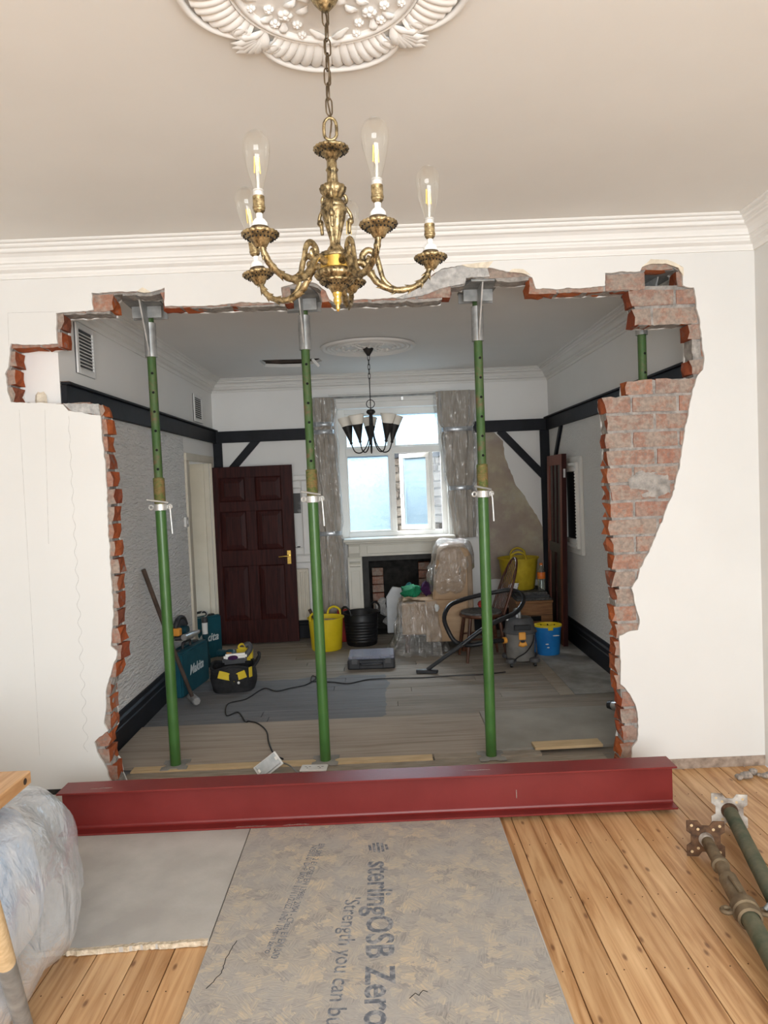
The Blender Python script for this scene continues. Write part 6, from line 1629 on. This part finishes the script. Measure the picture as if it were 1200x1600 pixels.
MB().tube([(0.172 * cos(2 * pi * i / 30), 0.132 * sin(2 * pi * i / 30), 0.195 + 0.02 * sin(6 * pi * i / 30)) for i in range(30)], 0.012, 8, closed=True).build('rim', 'bag_black', bg, smooth=60)
for (x, z, w, h, rot) in ((-0.06, 0.145, .05, .03, .3), (0.05, 0.135, .055, .03, -.3), (0.14, 0.16, .02, .04, 0)):
    MB().box(-w, w, -0.004, 0.004, -h, h, T(x, -0.138 + 0.06 * abs(x), z) @ RZ(1.0 if x > .1 else 0) @ RY(rot)).build('yellow_pocket', 'bag_yellow', bg, bevel=0.003)
MB().sphere((0.045, -0.145, 0.085), 0.011).build('stud', 'white_plastic', bg, smooth=60)
MB().tube(smooth_path([(0.17, -0.06, 0.19), (0.21, -0.05, 0.25), (0.205, 0.0, 0.28), (0.21, 0.05, 0.25), (0.17, 0.07, 0.19)], 5), 0.011, 8).build('strap', 'bag_black', bg, smooth=60)
bx, by = q.x, q.y + 0.13
jg = thing('power_planer', 'black and white power planer lying on top of the tool bag', 'power tool', (bx + 0.02, by - 0.05, 0.222), (0, 0, radians(14)))
MB().box(-0.09, 0.10, -0.045, 0.045, 0, 0.06).build('body', 'dark_plastic', jg, bevel=0.016, seg=2)
MB().box(-0.08, 0.10, -0.050, 0.0, 0.035, 0.082).build('white_cover', 'porcelain', jg, bevel=0.014, seg=2)
MB().sphere((-0.01, -0.049, 0.055), 0.042, 0.006, 0.018, 14, 8).build('badge', 'purple_cloth', jg, smooth=60)
MB().tube(smooth_path([(0.09, 0, 0.05), (0.13, 0, 0.10), (0.12, 0, 0.14), (0.09, 0, 0.13)], 4), 0.022, 10).build('grip', 'darkgrey_plastic', jg, smooth=60)
gr_ = thing('angle_grinder', 'teal grinder with an orange battery at the back of the tool bag', 'power tool', (bx - 0.045, by + 0.07, 0.215), (0, 0, radians(-20)))
MB().tube([(-0.10, 0.02, 0.055), (-0.02, 0.0, 0.06), (0.05, -0.01, 0.06)], [0.032, 0.026, 0.034], 12).build('body', 'teal_dark', gr_, smooth=50)
MB().lathe([(0, 0), (0.045, 0), (0.048, 0.02), (0.03, 0.035), (0, 0.036)], 20, M=T(0.045, -0.03, 0.06) @ RX(pi / 2)).build('head', 'teal_dark', gr_, smooth=45)
MB().box(0.02, 0.07, -0.072, -0.064, 0.04, 0.085).build('battery_label', 'orange_plastic', gr_, bevel=0.004)
yb = thing('yellow_pouch', 'yellow tool pouch standing up at the back of the tool bag', 'pouch', (bx + 0.075, by + 0.085, 0.21), (radians(-8), 0, radians(-10)))
MB().box(-0.06, 0.07, -0.03, 0.03, 0.0, 0.105).build('pouch_body', 'bag_yellow', yb, bevel=0.014, seg=2)
MB().tube(arc((-0.02, 0, 0.10), 0.03, 0, pi, 10), 0.009, 7).build('loop', 'bag_yellow', yb, smooth=60)
# sledgehammer leaning on the wall
q = fl(303, 1102, 0); top = onx(224, 890, XL + 0.03)
sl = thing('sledgehammer', 'long-handled sledgehammer leaning against the papered left wall', 'hammer', (q.x, q.y, 0.001))
tv = top - Vector((q.x, q.y, 0.001))
MB().tube([(0, 0, 0.04), tv * 0.5, tv], [0.014, 0.0155, 0.016], 10).build('handle', 'handle_wood', sl, smooth=50)
dv = tv.normalized(); sd = Vector((0.55, -0.83, 0)); sd = (sd - dv * sd.dot(dv)).normalized()
cc = Vector((0, 0, 0.047))
MB().tube([cc - sd * 0.07, cc - sd * 0.06, cc + sd * 0.06, cc + sd * 0.07], [0.024, 0.031, 0.031, 0.024], 8).build('head', 'steel_head', sl, smooth=30)

# extension lead
lead = [(442, 1186), (428, 1178), (420, 1160), (416, 1142), (402, 1130), (385, 1125), (372, 1113), (354, 1114), (356, 1100), (385, 1092), (412, 1076), (432, 1080), (455, 1075), (478, 1070), (494, 1060), (488, 1056), (486, 1064), (496, 1065), (520, 1066), (545, 1068), (575, 1062), (610, 1060), (660, 1059), (705, 1056), (752, 1054), (790, 1050)]
pts = []
for (a, b) in lead:
    zz = 0.025 if b > FY * 0 + 1113 else 0.006
    f_ = fl(a, b, zz); pts.append(f_)
lo_ = [Vector((p.x, p.y, 0.0255 if p.y < FY + 0.03 else 0.0065)) for p in smooth_path(pts, 6)]
tag(MB().tube(lo_, 0.0048, 6).build('extension_lead', 'black_rubber', None, smooth=60), 'thin black cable snaking across the far room floor to the sockets', 'cable')
# two pulled-out socket plates
def socket(label, loc, rot, back_up):
    s_ = thing('wall_socket', label, 'socket', loc, rot)
    MB().box(-0.073, 0.073, -0.043, 0.043, 0, 0.010).build('face_plate', 'white_plastic', s_, bevel=0.003)
    MB().box(-0.062, 0.062, -0.034, 0.034, 0.010, 0.026).build('back_moulding', 'socket_back' if back_up else 'white_plastic', s_, bevel=0.003)
    for x in (-0.055, 0.055): MB().box(x - 0.006, x + 0.006, -0.01, 0.01, 0.026, 0.034).build('terminal', 'zinc', s_)
    if not back_up:
        for x in (-0.035, 0.035):
            for (dx, dy, w, h) in ((0, .014, .003, .006), (-.011, -.008, .006, .0025), (.011, -.008, .006, .0025)): MB().box(x + dx - w, x + dx + w, dy - h, dy + h, -0.0006, 0.001).build('pin_slot', 'darkgrey_plastic', s_)
            MB().box(x - 0.008, x + 0.008, 0.026, 0.038, -0.004, 0.0).build('rocker', 'white_plastic', s_, bevel=0.001)
    return s_
q = fl(420, 1205, 0.03)
socket('pulled-out double socket tilted to show its grey back, nearest the cable', (q.x, q.y, 0.060), (radians(52), radians(-30), radians(22)), True)
q = fl(491, 1207, 0.03)
socket('white double socket lying face up behind the beam', (q.x, q.y, 0.0600), (radians(178), 0, radians(-4)), False)
tag(MB().tube(smooth_path([fl(436, 1190, 0.03), fl(452, 1196, 0.035), fl(464, 1206, 0.03), fl(476, 1214, 0.03)], 6), 0.004, 6).build('socket_cable', 'galv_dull', None, smooth=60), 'short grey cable joining the two loose sockets', 'cable')
# silver canister seen at the right jamb
q = fl(962, 1113, 0.02)
sc_ = thing('spray_can', 'silver canister with a black base lying by the right brick jamb', 'can', (q.x + 0.03, q.y + 0.03, 0.052), (radians(0), radians(78), radians(-70)))
MB().lathe([(0, -0.09), (0.033, -0.09), (0.033, -0.05), (0, -0.049)], 18).build('base', 'black_rubber', sc_, smooth=45)
MB().lathe([(0, -0.0495), (0.031, -0.0495), (0.031, 0.09), (0.012, 0.11), (0, 0.11)], 18).build('body', 'silver_can', sc_, smooth=45)
